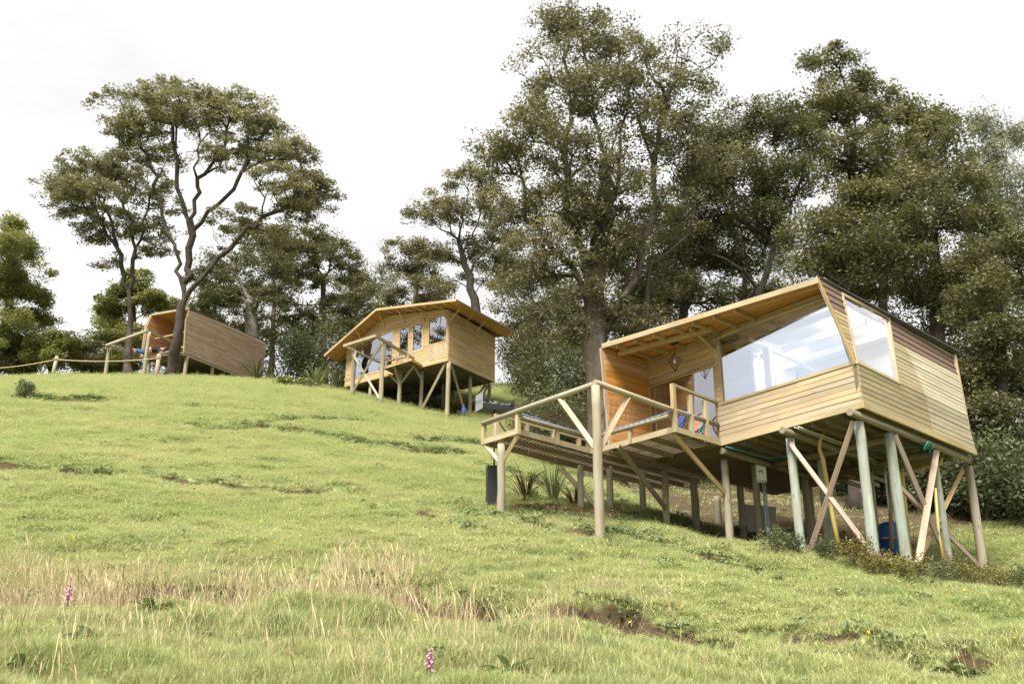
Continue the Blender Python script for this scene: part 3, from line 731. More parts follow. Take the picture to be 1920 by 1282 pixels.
def bush(name, label, cat, c, rx, h, n, leaf, lsize=.07, group=None, seed=0, stems=7, ry=None, width=.42, lobes=7, light=.5, up=.5, parts=True, flowers=None):
    r = np.random.default_rng(seed + 900); c = V(*c); ry = ry or rx
    root = empty(name, tuple(c), label, cat, group)
    mb = MB(); lc = []
    for k in range(lobes):
        a = r.random() * 6.283; d = math.sqrt(r.random()) * .75
        p = V(math.cos(a) * d * rx, math.sin(a) * d * ry, h * (.35 + .5 * r.random() * (1 - .4 * d))); lc.append(p)
    for k in range(stems):
        p = lc[k % lobes] * V(1, 1, .9); b0 = V(r.normal(0, rx * .12), r.normal(0, ry * .12), -.08)
        mb.tube([c + b0, c + (b0 + p) * .5 + r.normal(0, .04 * h, 3), c + p], [.012 + .012 * h, .008 + .006 * h, .004], 5)
    mb.build('stems', M['stem'], root)
    lc = np.array(lc); ii = r.integers(0, lobes, n); off = r.normal(size=(n, 3)); off /= np.linalg.norm(off, axis=1)[:, None]; off *= (r.random(n) ** .4)[:, None]
    sz = (.30 + .25 * r.random(lobes))[ii]
    cen = lc[ii] + off * np.stack([sz * rx * 1.1, sz * ry * 1.1, sz * h * .9], 1); cen[:, 2] = np.maximum(cen[:, 2], .02 * h)
    tint = light * (.2 + .6 * r.random(lobes)[ii]) + .35 * r.random(n) + .12 * off[:, 2]
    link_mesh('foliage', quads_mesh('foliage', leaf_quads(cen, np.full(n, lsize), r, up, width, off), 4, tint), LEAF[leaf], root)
    if flowers:
        fl, nf, fs = flowers; jj = r.choice(n, nf); fc = cen[jj] * V(1, 1, 1.0) + V(0, 0, .06 * h); fc[:, 2] = np.maximum(fc[:, 2], h * .4)
        link_mesh('flowers', quads_mesh('flowers', leaf_quads(fc, np.full(nf, fs), r, 1.2, .8), 4, r.random(nf)), LEAF[fl], root)
    return root
def rosette(name, label, cat, c, h, n, leaf, group=None, seed=0, w=.05, spread=.6, curve=.5, parent=None, axis=None, segs=5, stuff=False):
    """sword leaves that rise and arch out from one point"""
    r = np.random.default_rng(seed + 500); V_, Q_, T_ = [], [], []
    for i in range(n):
        a = r.random() * 6.283; tilt = spread * (r.random() ** .7); ln = h * (.6 + .45 * r.random()); cv = curve * (.4 + r.random())
        dv = V(math.cos(a), math.sin(a), 0); sd = V(-dv[1], dv[0], 0); b0 = len(V_); tv = r.random(); ww = w * (.7 + .5 * r.random())
        for k in range(segs + 1):
            t = k / segs; th = tilt + cv * t * t; p = dv * (h * .05 + ln * t * math.sin(th) * 1.0) + V(0, 0, ln * t * math.cos(min(th, 2.2)))
            wk = ww * (.8 + .4 * t) * (1 - t ** 3) + .002; f = V(0, 0, 1) * wk * .22
            V_ += [p - sd * wk / 2 + f, p - f * .2, p + sd * wk / 2 + f]
        for k in range(segs):
            for j in (0, 1): Q_.append((b0 + 3 * k + j, b0 + 3 * k + j + 1, b0 + 3 * k + 4 + j, b0 + 3 * k + 3 + j)); T_.append(tv)
    Vv = np.array(V_)
    if axis is not None:
        z = unit(axis); xx = unit(np.cross((0.3, 1, 0.1), z)); yy = np.cross(z, xx); Vv = Vv[:, :1] * xx + Vv[:, 1:2] * yy + Vv[:, 2:] * z
    me = indexed_mesh(name, Vv, np.array(Q_), True, np.array(T_))
    o = link_mesh(name, me, LEAF[leaf], None, tuple(c)); tag(o, label, cat, group); return o
# ------------------------------------------------------------------ carpentry helpers
class Pl:
    """a wall plane: origin o, u along the wall, v up the wall, n out of the wall (towards the camera side)"""
    def __init__(s, o, u, v, n_hint):
        s.o = V(*o); s.u = unit(u); v = V(*v); s.v = unit(v - s.u * np.dot(v, s.u)); n = np.cross(s.u, s.v)
        s.n = n if np.dot(n, n_hint) > 0 else -n
    def p(s, a, b, off=0.0): return s.o + s.u * a + s.v * b + s.n * off
    def to2(s, P): d = V(*P) - s.o; return (float(np.dot(d, s.u)), float(np.dot(d, s.v)))
    def hit(s, px, py): r_ = ray(px, py); return s.to2(r_ * (s.n @ s.o) / (s.n @ r_))
def span(poly, t):
    xs = []
    for i in range(len(poly)):
        (x0, y0), (x1, y1) = poly[i], poly[(i + 1) % len(poly)]
        if (y0 - t) * (y1 - t) <= 0 and abs(y1 - y0) > 1e-9: xs.append(x0 + (x1 - x0) * (t - y0) / (y1 - y0))
    return (min(xs), max(xs)) if len(xs) >= 2 else None
def hexa(mb, b4, t4):
    ln = np.linalg.norm(b4[1] - b4[0]); o = rng.random(2) * 40; b = len(mb.v); mb.v += list(b4) + list(t4)
    h = np.linalg.norm(b4[3] - b4[0]); th = .03
    A = [(o[0], o[1]), (o[0] + ln, o[1]), (o[0] + ln, o[1] + h), (o[0], o[1] + h)]
    mb._face((b + 3, b + 2, b + 1, b), A[::-1]); mb._face((b + 4, b + 5, b + 6, b + 7), A)
    for k in range(4):
        k2 = (k + 1) % 4; mb._face((b + k, b + k2, b + 4 + k2, b + 4 + k), [A[k], A[k2], (A[k2][0], A[k2][1] + th), (A[k][0], A[k][1] + th)])
def cladding(pl, poly, holes, row, parent, material, name='plank', th=.02, gap=.005, tilt=.006, off=.002, joint=None, t0=None, t1=None, jit=.0015):
    lo = min(p[1] for p in poly) if t0 is None else t0; hi = max(p[1] for p in poly) if t1 is None else t1
    n = max(1, int(round((hi - lo) / row))); row = (hi - lo) / n; objs = []
    for i in range(n):
        a, b = lo + i * row + gap / 2, lo + (i + 1) * row - gap / 2; mid = (a + b) / 2
        sa, sb = span(poly, a), span(poly, b)
        if sa is None or sb is None: continue
        segs = [[sa[0], sa[1], sb[0], sb[1]]]
        for h in holes:
            hl, hh = min(p[1] for p in h), max(p[1] for p in h)
            if not hl < mid < hh: continue
            ha, hb = span(h, min(max(a, hl + 1e-4), hh - 1e-4)), span(h, min(max(b, hl + 1e-4), hh - 1e-4)); new = []
            for s in segs:
                if max(ha[1], hb[1]) <= min(s[0], s[2]) or min(ha[0], hb[0]) >= max(s[1], s[3]): new.append(s); continue
                if (ha[0] + hb[0]) / 2 > (s[0] + s[2]) / 2 + .02: new.append([s[0], ha[0], s[2], hb[0]])
                if (ha[1] + hb[1]) / 2 < (s[1] + s[3]) / 2 - .02: new.append([ha[1], s[1], hb[1], s[3]])
            segs = new
        fin = []
        for s in segs:
            if joint and (s[1] - s[0]) > joint * 1.3:
                j = s[0] + (s[1] - s[0]) * rng.uniform(.3, .7); fin += [[s[0], j - .002, s[2], j - .002], [j + .002, s[1], j + .002, s[3]]]
            else: fin.append(s)
        for s in fin:
            if s[1] - s[0] < .015 and s[3] - s[2] < .015: continue
            mb = MB(); o = off + rng.normal(0, jit); q = [(s[0], a), (s[1], a), (s[3], b), (s[2], b)]
            hexa(mb, [pl.p(x, y, o - .004) for x, y in q], [pl.p(q[0][0], q[0][1], o + th + tilt), pl.p(q[1][0], q[1][1], o + th + tilt), pl.p(q[2][0], q[2][1], o + th), pl.p(q[3][0], q[3][1], o + th)])
            objs.append(mb.build(name, material, parent))
    return objs
def slab(pl, poly, th, name, material, parent, off=0.0):
    return MB().plate([pl.p(x, y, off) for x, y in poly], -pl.n * th).build(name, material, parent)
def window(pl, poly, parent, glass_m, frame_m, fw=.05, proud=.035, depth=.05, name='window', mull=(), inset=.01):
    """frame bars round a four-sided opening (bl, br, tr, tl), the pane a sub-part"""
    mb = MB(); c = V(sum(p[0] for p in poly) / 4, sum(p[1] for p in poly) / 4, 0)
    for k in range(4):
        a, b = poly[k], poly[(k + 1) % 4]; e = .0 if k % 2 else fw * .5
        d = unit(V(b[0] - a[0], b[1] - a[1], 0))
        mb.beam(pl.p(a[0] - d[0] * e, a[1] - d[1] * e, proud - depth / 2 + (.002 if k % 2 else 0)), pl.p(b[0] + d[0] * e, b[1] + d[1] * e, proud - depth / 2 + (.002 if k % 2 else 0)), fw if True else 0, depth, up=pl.n)
    for s0, s1 in mull: mb.beam(pl.p(*s0, proud - depth / 2), pl.p(*s1, proud - depth / 2), fw * .8, depth * .8, up=pl.n)
    f = mb.build(name, frame_m, parent)
    MB().plate([pl.p(*q, inset - .008) for q in poly], pl.n * .006).build('pane', glass_m, f)
    return f
def wall_with_holes(pl, poly, holes, th, name, material, parent):
    """backing wall built from strips so that window openings stay open"""
    ts = sorted(set([round(p[1], 4) for p in poly] + [round(p[1], 4) for h in holes for p in h])); mb = MB()
    for a, b in zip(ts[:-1], ts[1:]):
        if b - a < .01: continue
        e = 1e-4; sa, sb = span(poly, a + e), span(poly, b - e)
        if sa is None or sb is None: continue
        segs = [[sa[0], sa[1], sb[0], sb[1]]]
        for h in holes:
            hl, hh = min(p[1] for p in h), max(p[1] for p in h)
            if not hl < (a + b) / 2 < hh: continue
            ha, hb = span(h, max(a + e, hl + e)), span(h, min(b - e, hh - e)); new = []
            for s in segs:
                if max(ha[1], hb[1]) <= min(s[0], s[2]) or min(ha[0], hb[0]) >= max(s[1], s[3]): new.append(s); continue
                if ha[0] > s[0] + .01 or hb[0] > s[2] + .01: new.append([s[0], ha[0], s[2], hb[0]])
                if ha[1] < s[1] - .01 or hb[1] < s[3] - .01: new.append([ha[1], s[1], hb[1], s[3]])
            segs = new
        for s in segs: mb.plate([pl.p(s[0], a), pl.p(s[1], a), pl.p(s[3], b), pl.p(s[2], b)], -pl.n * th)
    return mb.build(name, material, parent)
Z3 = V(0, 0, 1)
def at(P, z): return V(P[0], P[1], z)
def post(parent, P, ztop, r, material, tilt=(0, 0), name='post', sink=.35, px_bottom=None):
    zb = gz(P[0], P[1]) if px_bottom is None else px_bottom
    nr = 9; fr = np.linspace(0, 1, nr); lean = rng.normal(0, .012, 2)
    pts = [at(P, zb - sink + (ztop - zb + sink) * f) + V(*(rng.normal(0, r * .035, 2) + lean * (1 - f)), 0) for f in fr]
    return MB().tube(pts, [r * (1.08 - .13 * f + rng.normal(0, .025)) for f in fr], 12).build(name, material, parent)

# ------------------------------------------------------------------ the near cabin
A = onz(1618, 765, 5.2); Lp = onz(1353, 836, 5.2); Bp = onz(1828.7, 853, 5.2)
SA = math.degrees(math.atan2(Bp[1] - A[1], Bp[0] - A[0])); FA = 125.35
e1 = V(math.cos(R(SA)), math.sin(R(SA)), 0); ef = V(math.cos(R(FA)), math.sin(R(FA)), 0)   # back along the side wall; left along the front wall
T = onz(1535, 521, 7.8); U = onz(1796, 660, 7.8); RL = onz(1130, 645, 7.8); BL = RL + (U - T); IC = onz(1218, 677, 7.7)
near = empty('cabin', tuple(at(A, 2.36)), 'large timber cabin nearest the camera on tall posts, with a big slanted picture window', 'cabin', 'timber cabins on stilts')
Fp = onplane(1606, 682, A, SA); Gp = onplane(1801, 743, A, SA)
# side wall: lower facet, upper facet leaning in
Gp = Bp + V(0, 0, .1) + (Gp - Bp - V(0, 0, .1)) * ((Fp[2] - Bp[2] - .1) / (Gp[2] - Bp[2] - .1)); Gp[2] = Fp[2]
lowP = Pl(A + V(0, 0, .1), Bp - A, Z3, (.7, -.7, 0)); upP = Pl(Fp, e1, T - Fp, (.7, -.7, .2))
lowpoly = [(0, 0), lowP.to2(Bp + V(0, 0, .1)), lowP.to2(Gp), lowP.to2(Fp)]
T2, U2, G2 = upP.to2(T), upP.to2(U), upP.to2(Gp)
uppoly = [(0, 0), G2, (U2[0], U2[1]), T2]
sw_hole = [upP.hit(1606, 680), upP.hit(1683, 718), upP.hit(1664, 597), upP.hit(1577, 552)]
tone_dir = unit(e1 + V(0, 0, .10)); tone_p = upP.p(*upP.hit(1712, 690))
M['side_boards'] = wood('two_tone_side_boards', (0.46, 0.395, 0.275), (0.385, 0.32, 0.205), 0.09, 0.6, weather=(0.33, 0.32, 0.22), wamt=0.5, stain=(tone_p, tone_dir, (.76, .70, .56)))
side = slab(lowP, lowpoly, .08, 'side_wall', M['dark_under'], near, -.002)
wall_with_holes(upP, uppoly, [sw_hole], .07, 'upper_side_wall', M['interior_grey'], near)
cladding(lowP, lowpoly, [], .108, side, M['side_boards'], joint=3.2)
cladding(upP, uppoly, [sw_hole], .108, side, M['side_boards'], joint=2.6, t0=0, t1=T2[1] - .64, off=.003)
# shingle band at the top of the side wall
sh_lo, sh_hi = T2[1] - .64, T2[1] - .01
for rowi in range(4):
    a, b = sh_lo + (sh_hi - sh_lo) * rowi / 4, sh_lo + (sh_hi - sh_lo) * (rowi + 1) / 4
    sa, sb = span(uppoly, a + 1e-3), span(uppoly, min(b, T2[1] - .002)); x = sa[0] - (.17 if rowi % 2 else 0)
    while x < sa[1]:
        x0, x1 = max(x, sa[0]), min(x + .335, sa[1]); k0, k1 = (x0 - sa[0]) / (sa[1] - sa[0]), (x1 - sa[0]) / (sa[1] - sa[0])
        hs = span(sw_hole, (a + b) / 2); parts = [(x0, x1)]
        if hs: parts = [(x0, min(x1, hs[0] - .03)), (max(x0, hs[1] + .03), x1)]
        for x0, x1 in parts:
            if x1 - x0 < .03: continue
            k0, k1 = (x0 - sa[0]) / (sa[1] - sa[0]), (x1 - sa[0]) / (sa[1] - sa[0])
            mb = MB(); t0x, t1x = (x0 if rowi < 3 else sb[0] + k0 * (sb[1] - sb[0])), (x1 if rowi < 3 else sb[0] + k1 * (sb[1] - sb[0]))
            q = [(x0 + .003, a), (x1 - .003, a), (t1x - .003, b), (t0x + .003, b)]
            hexa(mb, [upP.p(*k, .004) for k in q], [upP.p(*q[0], .034), upP.p(*q[1], .034), upP.p(*q[2], .016), upP.p(*q[3], .016)])
            mb.build('shingle', M['shingle'], side)
        x += .335
window(upP, sw_hole, near, M['glass'], M['frame'], .06, .04, .06)
# front wall
frP = Pl(A + V(0, 0, .1), ef, Z3, (-.8, -.57, 0)); LL = float(np.linalg.norm((Lp - A)[:2])); LT = float(np.dot(IC - A, ef))
soff = 7.72 - 5.3; sill, wtop = .80, 2.26
def smin(b, m=.0):    # where the leaning side wall cuts the front wall, b above the floor
    if b < Fp[2] - 5.3: return m
    q0 = frP.p(0, b); return max(0.0, (-.075 - float(np.dot(q0 - upP.o, upP.n))) / float(np.dot(frP.u, upP.n))) + m
fw_hole = [(smin(sill, .03), sill), (LL - .14, sill), (LL - .14, wtop + .03), (smin(wtop, .03), wtop)]
door_hole = [(LL + .05, .02), (LT - .03, .02), (LT - .03, 1.72), (LL + .05, 1.72)]
frontw = wall_with_holes(frP, [(.0, 0), (LL + .03, 0), (LL + .03, sill - .02), (.0, sill - .02)], [], .08, 'front_wall', M['interior_grey'], near)
MB().plate([frP.p(smin(wtop + .06), wtop + .06), frP.p(LL + .03, wtop + .06), frP.p(LL + .03, soff), frP.p(smin(soff), soff)], -frP.n * .08).build('header', M['golden'], near)
MB().plate([frP.p(LL - .10, sill - .02), frP.p(LL + .03, sill - .02), frP.p(LL + .03, wtop + .06), frP.p(LL - .10, wtop + .06)], -frP.n * .08).build('corner_post', M['golden'], near)
cladding(frP, [(.0, 0), (LL + .03, 0), (LL + .03, sill - .03), (.0, sill - .03)], [], .108, frontw, M['pale'], joint=1.9)
cladding(frP, [(LL - .11, sill - .03), (LL + .03, sill - .03), (LL + .03, wtop + .06), (LL - .11, wtop + .06)], [], .108, frontw, M['pale'])
cladding(frP, [(smin(wtop + .05), wtop + .05), (LL + .03, wtop + .07), (LL + .03, soff - .01), (smin(soff), soff - .01)], [], .10, frontw, M['golden'])
window(frP, fw_hole, near, M['glass'], M['frame'], .055, .04, .06)
recess = wall_with_holes(frP, [(LL + .034, 0), (LT, 0), (LT, soff), (LL + .034, soff)], [door_hole], .08, 'porch_wall', M['golden'], near)
cladding(frP, [(LL + .035, 1.76), (LT, 1.76), (LT, soff - .01), (LL + .035, soff - .01)], [], .13, recess, M['golden'])
dm = (door_hole[0][0] + door_hole[1][0]) / 2
window(frP, door_hole, near, M['glass_dark'], M['golden'], .05, .02, .05, 'glass_door', mull=[((LT - .20, .02), (LT - .20, 1.72))])
MB().beam(frP.p(-.02, -.036, .015), frP.p(LL + .04, -.036, .015), .05, .125).build('sill_beam', M['frame'], near)
MB().beam(lowP.p(-.02, -.036, .012), lowP.p(float(np.linalg.norm((Bp - A)[:2])) + .02, -.036, .012), .05, .125).build('sill_beam', M['frame'], near)
# left wall of the porch
lwP = Pl(at(RL, 5.33), at(IC, 5.33) - at(RL, 5.33), Z3, (.6, -.8, 0)); LWL = float(np.linalg.norm((IC - RL)[:2]))
lb = lwP.hit(1147, 832)
lpoly = [(lb[0], .0), (LWL, .0), (LWL, 2.38), (.0, 2.38), (lb[0] * .55, .9)]
leftw = slab(lwP, lpoly, .07, 'porch_side_wall', M['orange'], near)
cladding(lwP, [(lb[0] + .01, 0), (LWL, 0), (LWL, 2.38), (.015, 2.38)], [], .135, leftw, M['orange'], th=.012, gap=.004, tilt=.001, joint=1.2)
MB().beam(lwP.p(lb[0] - .01, 0, -.03), lwP.p(-.01, 2.38, -.03), .09, .05, up=lwP.n).build('corner_trim', M['pale'], near)
back_l = IC + e1 * 5.2
MB().plate([at(IC, 5.25), at(back_l, 5.25), at(back_l, 7.7), at(IC, 7.7)], V(-.06, .06, 0)).build('rear_side_wall', M['grey_wood'], near)
MB().plate([at(back_l, 5.25), at(Bp, 5.25) - e1 * .08, at(U, 7.7) - e1 * .2, at(back_l, 7.7)], V(.05, .05, 0)).build('rear_wall', M['grey_wood'], near)
# roof
dn = V(0, 0, -.09)
roof = MB().plate([RL, T, U, BL], dn * .55).build('roof', M['roofing'], near)
inn = lambda P, c, k: P + unit(c - P) * k
ctr = (RL + T + U + BL) / 4
nb = 17; fdir = unit(T - RL); bdir = unit(U - T)
for i in range(nb):      # soffit boards, parallel to the eave, over the porch and the overhang
    a0 = RL + dn * .56 + bdir * (.012 + i * .115); a1 = T + dn * .56 + bdir * (.012 + i * .115)
    a0 = a0 + fdir * .05; a1 = a1 - fdir * (.06 + .02 * i)
    k = i * .115
    MB().plate([a0, a1, a1 + bdir * .110, a0 + bdir * .110], V(0, 0, -.016)).build('soffit_board', M['orange'], roof)
MB().beam(RL + V(0, 0, -.055) - bdir * .016, T + V(0, 0, -.055) - bdir * .016, .03, .11).build('fascia', M['frame'], near)
MB().beam(RL + V(0, 0, -.055) - fdir * .016, BL + V(0, 0, -.055) - fdir * .016, .03, .11).build('fascia', M['golden'], near)
MB().beam(T + V(0, 0, -.012) + V(.02, -.02, .01), U + V(0, 0, -.012) + V(.02, -.02, .01), .05, .035).build('roof_edge_trim', M['roofing'], near)
MB().beam(upP.p(T2[0] + .0, T2[1] - .01, -.01), upP.p(-.005, .01, -.01), .035, .07, up=upP.u).build('corner_trim', M['golden'], near)
bA, bB = onz(1160, 664, 7.63), onz(1330, 618, 7.63)
MB().beam(bA, bB + (bB - bA) * .02, .085, .11).build('porch_beam', M['golden'], near)
for i in range(7):
    P0 = RL + fdir * (.35 + i * .52) + V(0, 0, -.115); ln = 1.05 + .65 * max(0, (3 - i) / 3.0) if i < 5 else .95 - .1 * (i - 5)
    q0 = P0 + bdir * .05; t_hit = np.dot(IC - q0, frP.n) / np.dot(bdir, frP.n) - .03
    MB().beam(q0, q0 + bdir * min(max(t_hit, .3), 2.2), .05, .09).build('rafter', M['golden'], near)
kb = frP.p(LL - .02, 2.08, .04); kt = bB + V(0, 0, -.03) - e1 * .55
MB().beam(kb, frP.p(LL - .02, 2.36, .62), .06, .07).build('knee_brace', M['golden'], near)
MB().beam(frP.p(LL - .02, 2.37, .0), frP.p(LL - .02, 2.37, .75), .06, .07).build('bracket_arm', M['golden'], near)
# floor, joists and what shows from below
rearl = at(back_l, 5.22); O2 = onz(969.8, 814, 5.2)
a_ = unit(onz(1111.6, 852, 5.2) - O2); b_ = unit(onz(1264.7, 810.6, 5.2) - onz(1111.6, 852, 5.2))
floor_poly = [at(Lp, 5.24), at(A, 5.24), at(Bp, 5.24), rearl + V(0, 0, .02), at(IC, 5.24)]
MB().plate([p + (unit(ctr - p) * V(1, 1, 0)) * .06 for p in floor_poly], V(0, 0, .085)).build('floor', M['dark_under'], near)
fl_dir = unit(A - Lp) * V(1, 1, 0)
for i in range(10):
    p0 = at(Lp, 5.185) + (A - Lp) * V(1, 1, 0) * ((i + .5) / 10) + e1 * .12
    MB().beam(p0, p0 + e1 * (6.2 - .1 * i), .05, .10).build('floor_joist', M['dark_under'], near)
for P, ln in ((onz(1603, 772, 5.06), 5.4), (onz(1475, 806, 5.06), 5.1), (onz(1361, 845, 5.06), 4.6)):
    P = P + ef * .12 + V(0, 0, .03); MB().tube([P + e1 * .02, P + e1 * ln * .5, P + e1 * ln], .068, 12).build('bearer_log', M['bearer'], near)
for k in (1.9, 3.7):
    p0 = at(A, 5.07) + e1 * k + ef * .3; MB().tube([p0, p0 + ef * 3.2], .07, 10).build('bearer_log', M['bearer'], near)
# posts
PP = {}
for nm, top, zt, rr, mt in [('a', (1357, 848), 4.98, .082, 'log'), ('b', (1246, 880), 5.12, .078, 'log'), ('c', (1088, 870), 5.12, .07, 'log'), ('d', (940, 828), 5.10, .085, 'log'),
                             ('g', (1300, 895), 5.12, .085, 'log'), ('h', (1414, 870), 5.12, .08, 'log'),
                            ('i', (1480, 808), 5.0, .088, 'treated'), ('j', (1609, 776), 5.0, .095, 'treated'), ('k', (1665, 800), 5.02, .10, 'treated'), ('l', (1747, 835), 5.02, .09, 'treated'),
                            ('m', (1814, 863), 5.02, .095, 'log'), ('n', (1538, 850), 5.10, .095, 'treated')]:
    Q = onz(*top, 5.15); PP[nm] = Q; post(near, Q, zt, rr, M[mt])
for x, y in ((5.6, 24.6), (6.9, 23.6), (8.2, 22.9), (4.6, 25.2), (7.4, 25.0), (5.3, 26.0)): post(near, (x, y), 5.12, .085, M['log'])
for x, y in ((2.24, 22.9), (3.05, 23.4)): post(near, (x, y), 5.2, .075, M['log'])
def zb(nm, k): z0 = gz(PP[nm][0], PP[nm][1]); return z0 + (5.05 - z0) * k
def brace(parent, P0, P1, w=.09, h=.04, m='brace', up=None): return MB().beam(P0, P1, w, h, up=(0, -1, .2) if up is None else up).build('brace', M[m], parent)
fo = V(-.05, -.10, 0)
brace(near, at(PP['i'], zb('i', .93)) + fo, at(PP['j'], zb('j', .05)) + fo)
brace(near, at(PP['j'], zb('j', .97)) + fo * 1.5 + V(-.08, 0, 0), at(PP['i'], zb('i', -.02)) + fo * 1.5 + V(.15, -.05, 0))
brace(near, at(PP['k'], zb('k', .97)) + V(.08, -.07, 0), at(PP['l'], zb('l', .02)) + V(-.0, -.12, 0), .10, .05)
brace(near, at(PP['l'], zb('l', .98)) + V(.02, -.14, 0), at(PP['k'], zb('k', -.02)) + V(.10, -.14, 0), .12, .05)
brace(near, at(PP['m'], zb('m', .97)) + V(-.1, .05, 0), at(PP['k'], zb('k', .0)) + V(.12, .1, 0), .09, .05, 'golden')
brace(near, at(PP['k'], zb('k', .62)) + V(.1, .12, 0), at(PP['m'], zb('m', .10)) + V(-.08, .0, 0), .09, .05)
# ---- deck
ZD = 5.33
def dk(a, b, z): return at(O2, z) + a_ * V(1, 1, 0) * a + b_ * V(1, 1, 0) * b
deck = MB()
for b in (-1.08, -.55, -.06): deck.beam(dk(.04, b, 5.245), dk(6.6, b, 5.245), .05, .10)
for b in (.55, 1.1, 1.7, 2.36): deck.beam(dk(2.46, b, 5.245), dk(4.05, b, 5.245), .05, .10)
deck = deck.build('deck', M['deck'], near)
a = .03
while a < 6.6:
    MB().beam(dk(a + .04, -1.14, 5.312), dk(a + .04, (2.44 if a < 4.16 else .34) if a > 2.38 else .0, 5.312), .080, .03).build('deck_board', M['deck'], deck); a += .118
for p, q_ in ((dk(-.02, -1.16, 5.26), dk(-.02, .03, 5.26)), (dk(-.0, .015, 5.26), dk(2.42, .015, 5.26)), (dk(2.40, .02, 5.26), dk(2.40, 2.48, 5.26)), (dk(2.42, 2.46, 5.26), dk(4.06, 2.50, 5.26)), (dk(-.02, -1.16, 5.26), dk(6.6, -1.16, 5.26))):
    MB().beam(p, q_, .03, .115).build('fascia', M['frame'], near)
# round rails that meet on the outer post, and the net between them
QP = onz(1117, 722, 5.65); QP = at(QP, 5.67)
post(near, QP - V(0, 0, 0), 5.64, .088, M['log'])
ra, rb_ = dk(-.02, -1.14, 5.66), dk(4.0, 2.46, 5.66)
MB().tube([ra, (ra + QP) / 2 + V(0, 0, .01), QP + V(.03, .0, .02)], .056, 12).build('rail', M['log'], near)
MB().tube([rb_, (rb_ + QP) / 2, QP + V(-.02, -.03, .03)], [.05, .053, .056], 12).build('rail', M['log'], near)
MB().tube([dk(.02, .05, 5.56), dk(2.40, .05, 5.56)], .045, 10).build('net_rail', M['log'], near)
MB().tube([dk(2.36, .05, 5.55), dk(2.36, 2.4, 5.55)], .045, 10).build('net_rail', M['log'], near)
for a, b, z1 in ((0, -1.13, 5.66), (0, .02, 5.66), (1.2, .02, 5.55), (2.36, .06, 5.55), (2.42, 2.44, 6.22), (3.0, 2.45, 6.10), (3.55, 2.46, 6.10), (2.40, 1.2, 5.55), (1.3, -1.1, 5.9), (2.2, -1.1, 5.9), (.35, -1.1, 5.9), (3.1, -1.1, 5.9)):
    MB().beam(dk(a, b, 5.2), dk(a, b, z1), .085, .085, up=b_).build('rail_post', M['frame'], near)
MB().beam(dk(2.40, 2.44, 6.20), dk(4.03, 2.46, 6.16), .08, .045).build('rail', M['frame'], near)
MB().beam(dk(.30, -1.1, 5.92), dk(6.4, -1.1, 5.92), .06, .04).build('rail', M['frame'], near)
MB().beam(dk(.35, -1.12, 5.88), dk(1.0, -1.12, 5.36), .07, .04).build('brace', M['frame'], near)
zq = vz(QP, 838)
brace(near, at(QP, zq) + unit(dk(0, 0, 0) - dk(0, 2.42, 0)) * .07, at(QP, 5.62) + (ra - QP) * V(1, 1, 0) * .29, .10, .045, 'pale')
brace(near, at(QP, zq) + a_ * V(1, 1, 0) * .07, at(QP, 5.62) + (rb_ - QP) * V(1, 1, 0) * .24, .10, .045, 'pale')
brace(near, at(PP['a'], vz(PP['a'], 925)) + V(-.05, -.06, 0), dk(2.44, 2.36, 5.2), .09, .05, 'golden')
brace(near, at(PP['b'], vz(PP['b'], 955)), dk(2.3, .9, 5.2), .10, .05, 'log')
brace(near, at(PP['d'], vz(PP['d'], 868)), dk(0.02, .02, 5.2), .08, .045, 'frame')
brace(near, at(PP['d'], vz(PP['d'], 870)), dk(0.02, -1.1, 5.2), .08, .045, 'frame')
brace(near, at(PP['c'], gz(*PP['c'][:2]) + .15) + V(.35, 0, 0), at(PP['c'], 5.1) + V(-.45, .1, 0), .10, .05, 'log')
nm_ = MB(); c00, c10, c01 = dk(.03, .07, 5.56), dk(2.36, .07, 5.56), at(QP, 5.60)
c11 = dk(2.36, 2.40, 5.58); c01 = QP + V(0, .05, -.03); c0 = dk(.03, .07, 5.58)
def netp(u, v): p = (1 - u) * (1 - v) * c0 + u * (1 - v) * c10 + u * v * c11 + (1 - u) * v * c01; return p - V(0, 0, .10 * math.sin(math.pi * u) * math.sin(math.pi * v))
for k in range(1, 30):
    for s in (0, 1):
        pts = []
        for j in range(9):
            t = j / 8; u, v = (t, (k / 15 - 1) + t) if s == 0 else (t, k / 15 - t)
            if 0 <= v <= 1: pts.append(netp(u, v))
        if len(pts) > 1: nm_.tube(pts, .0032, 3, cap=False)
net = nm_.build('net', M['net'], near); tag(net, 'brown knotted hammock net stretched between the rails', kind='stuff')
for p, q_ in ((c10, c11), (c11, c01), (c0, c10)):
    MB().tube([p + V(0, 0, .05), (p + q_) / 2 + V(0, 0, .03), q_ + V(0, 0, .05)], .014, 8).build('edge_cord', M['net_blue'], near)
# ---- rooms behind the glass
inr = MB(); zc = 7.66
inr.plate([at(A, zc) + ef * .55 + e1 * .15, at(A, zc) + ef * (LL - .05) + e1 * .15, at(A, zc) + ef * (LL - .05) + e1 * 4.6, at(A, zc) + ef * .55 + e1 * 4.6], V(0, 0, .03))
inr.build('ceiling', M['white'], near)
inr = MB(); inr.plate([at(A, 5.36) + ef * .1 + e1 * 3.4, at(A, 5.36) + ef * (LL - .1) + e1 * 3.4, at(A, 7.64) + ef * (LL - .1) + e1 * 3.4, at(A, 7.64) + ef * .6 + e1 * 3.4], e1 * .06)
inr.build('inner_wall', M['white'], near)
inr = MB(); inr.plate([at(A, 5.36) + ef * (LL - .12) + e1 * 1.4, at(A, 5.36) + ef * (LL - .12) + e1 * 3.3, at(A, 7.64) + ef * (LL - .12) + e1 * 3.3, at(A, 7.64) + ef * (LL - .12) + e1 * 1.4], ef * .06)
inr.build('inner_wall', M['white'], near)
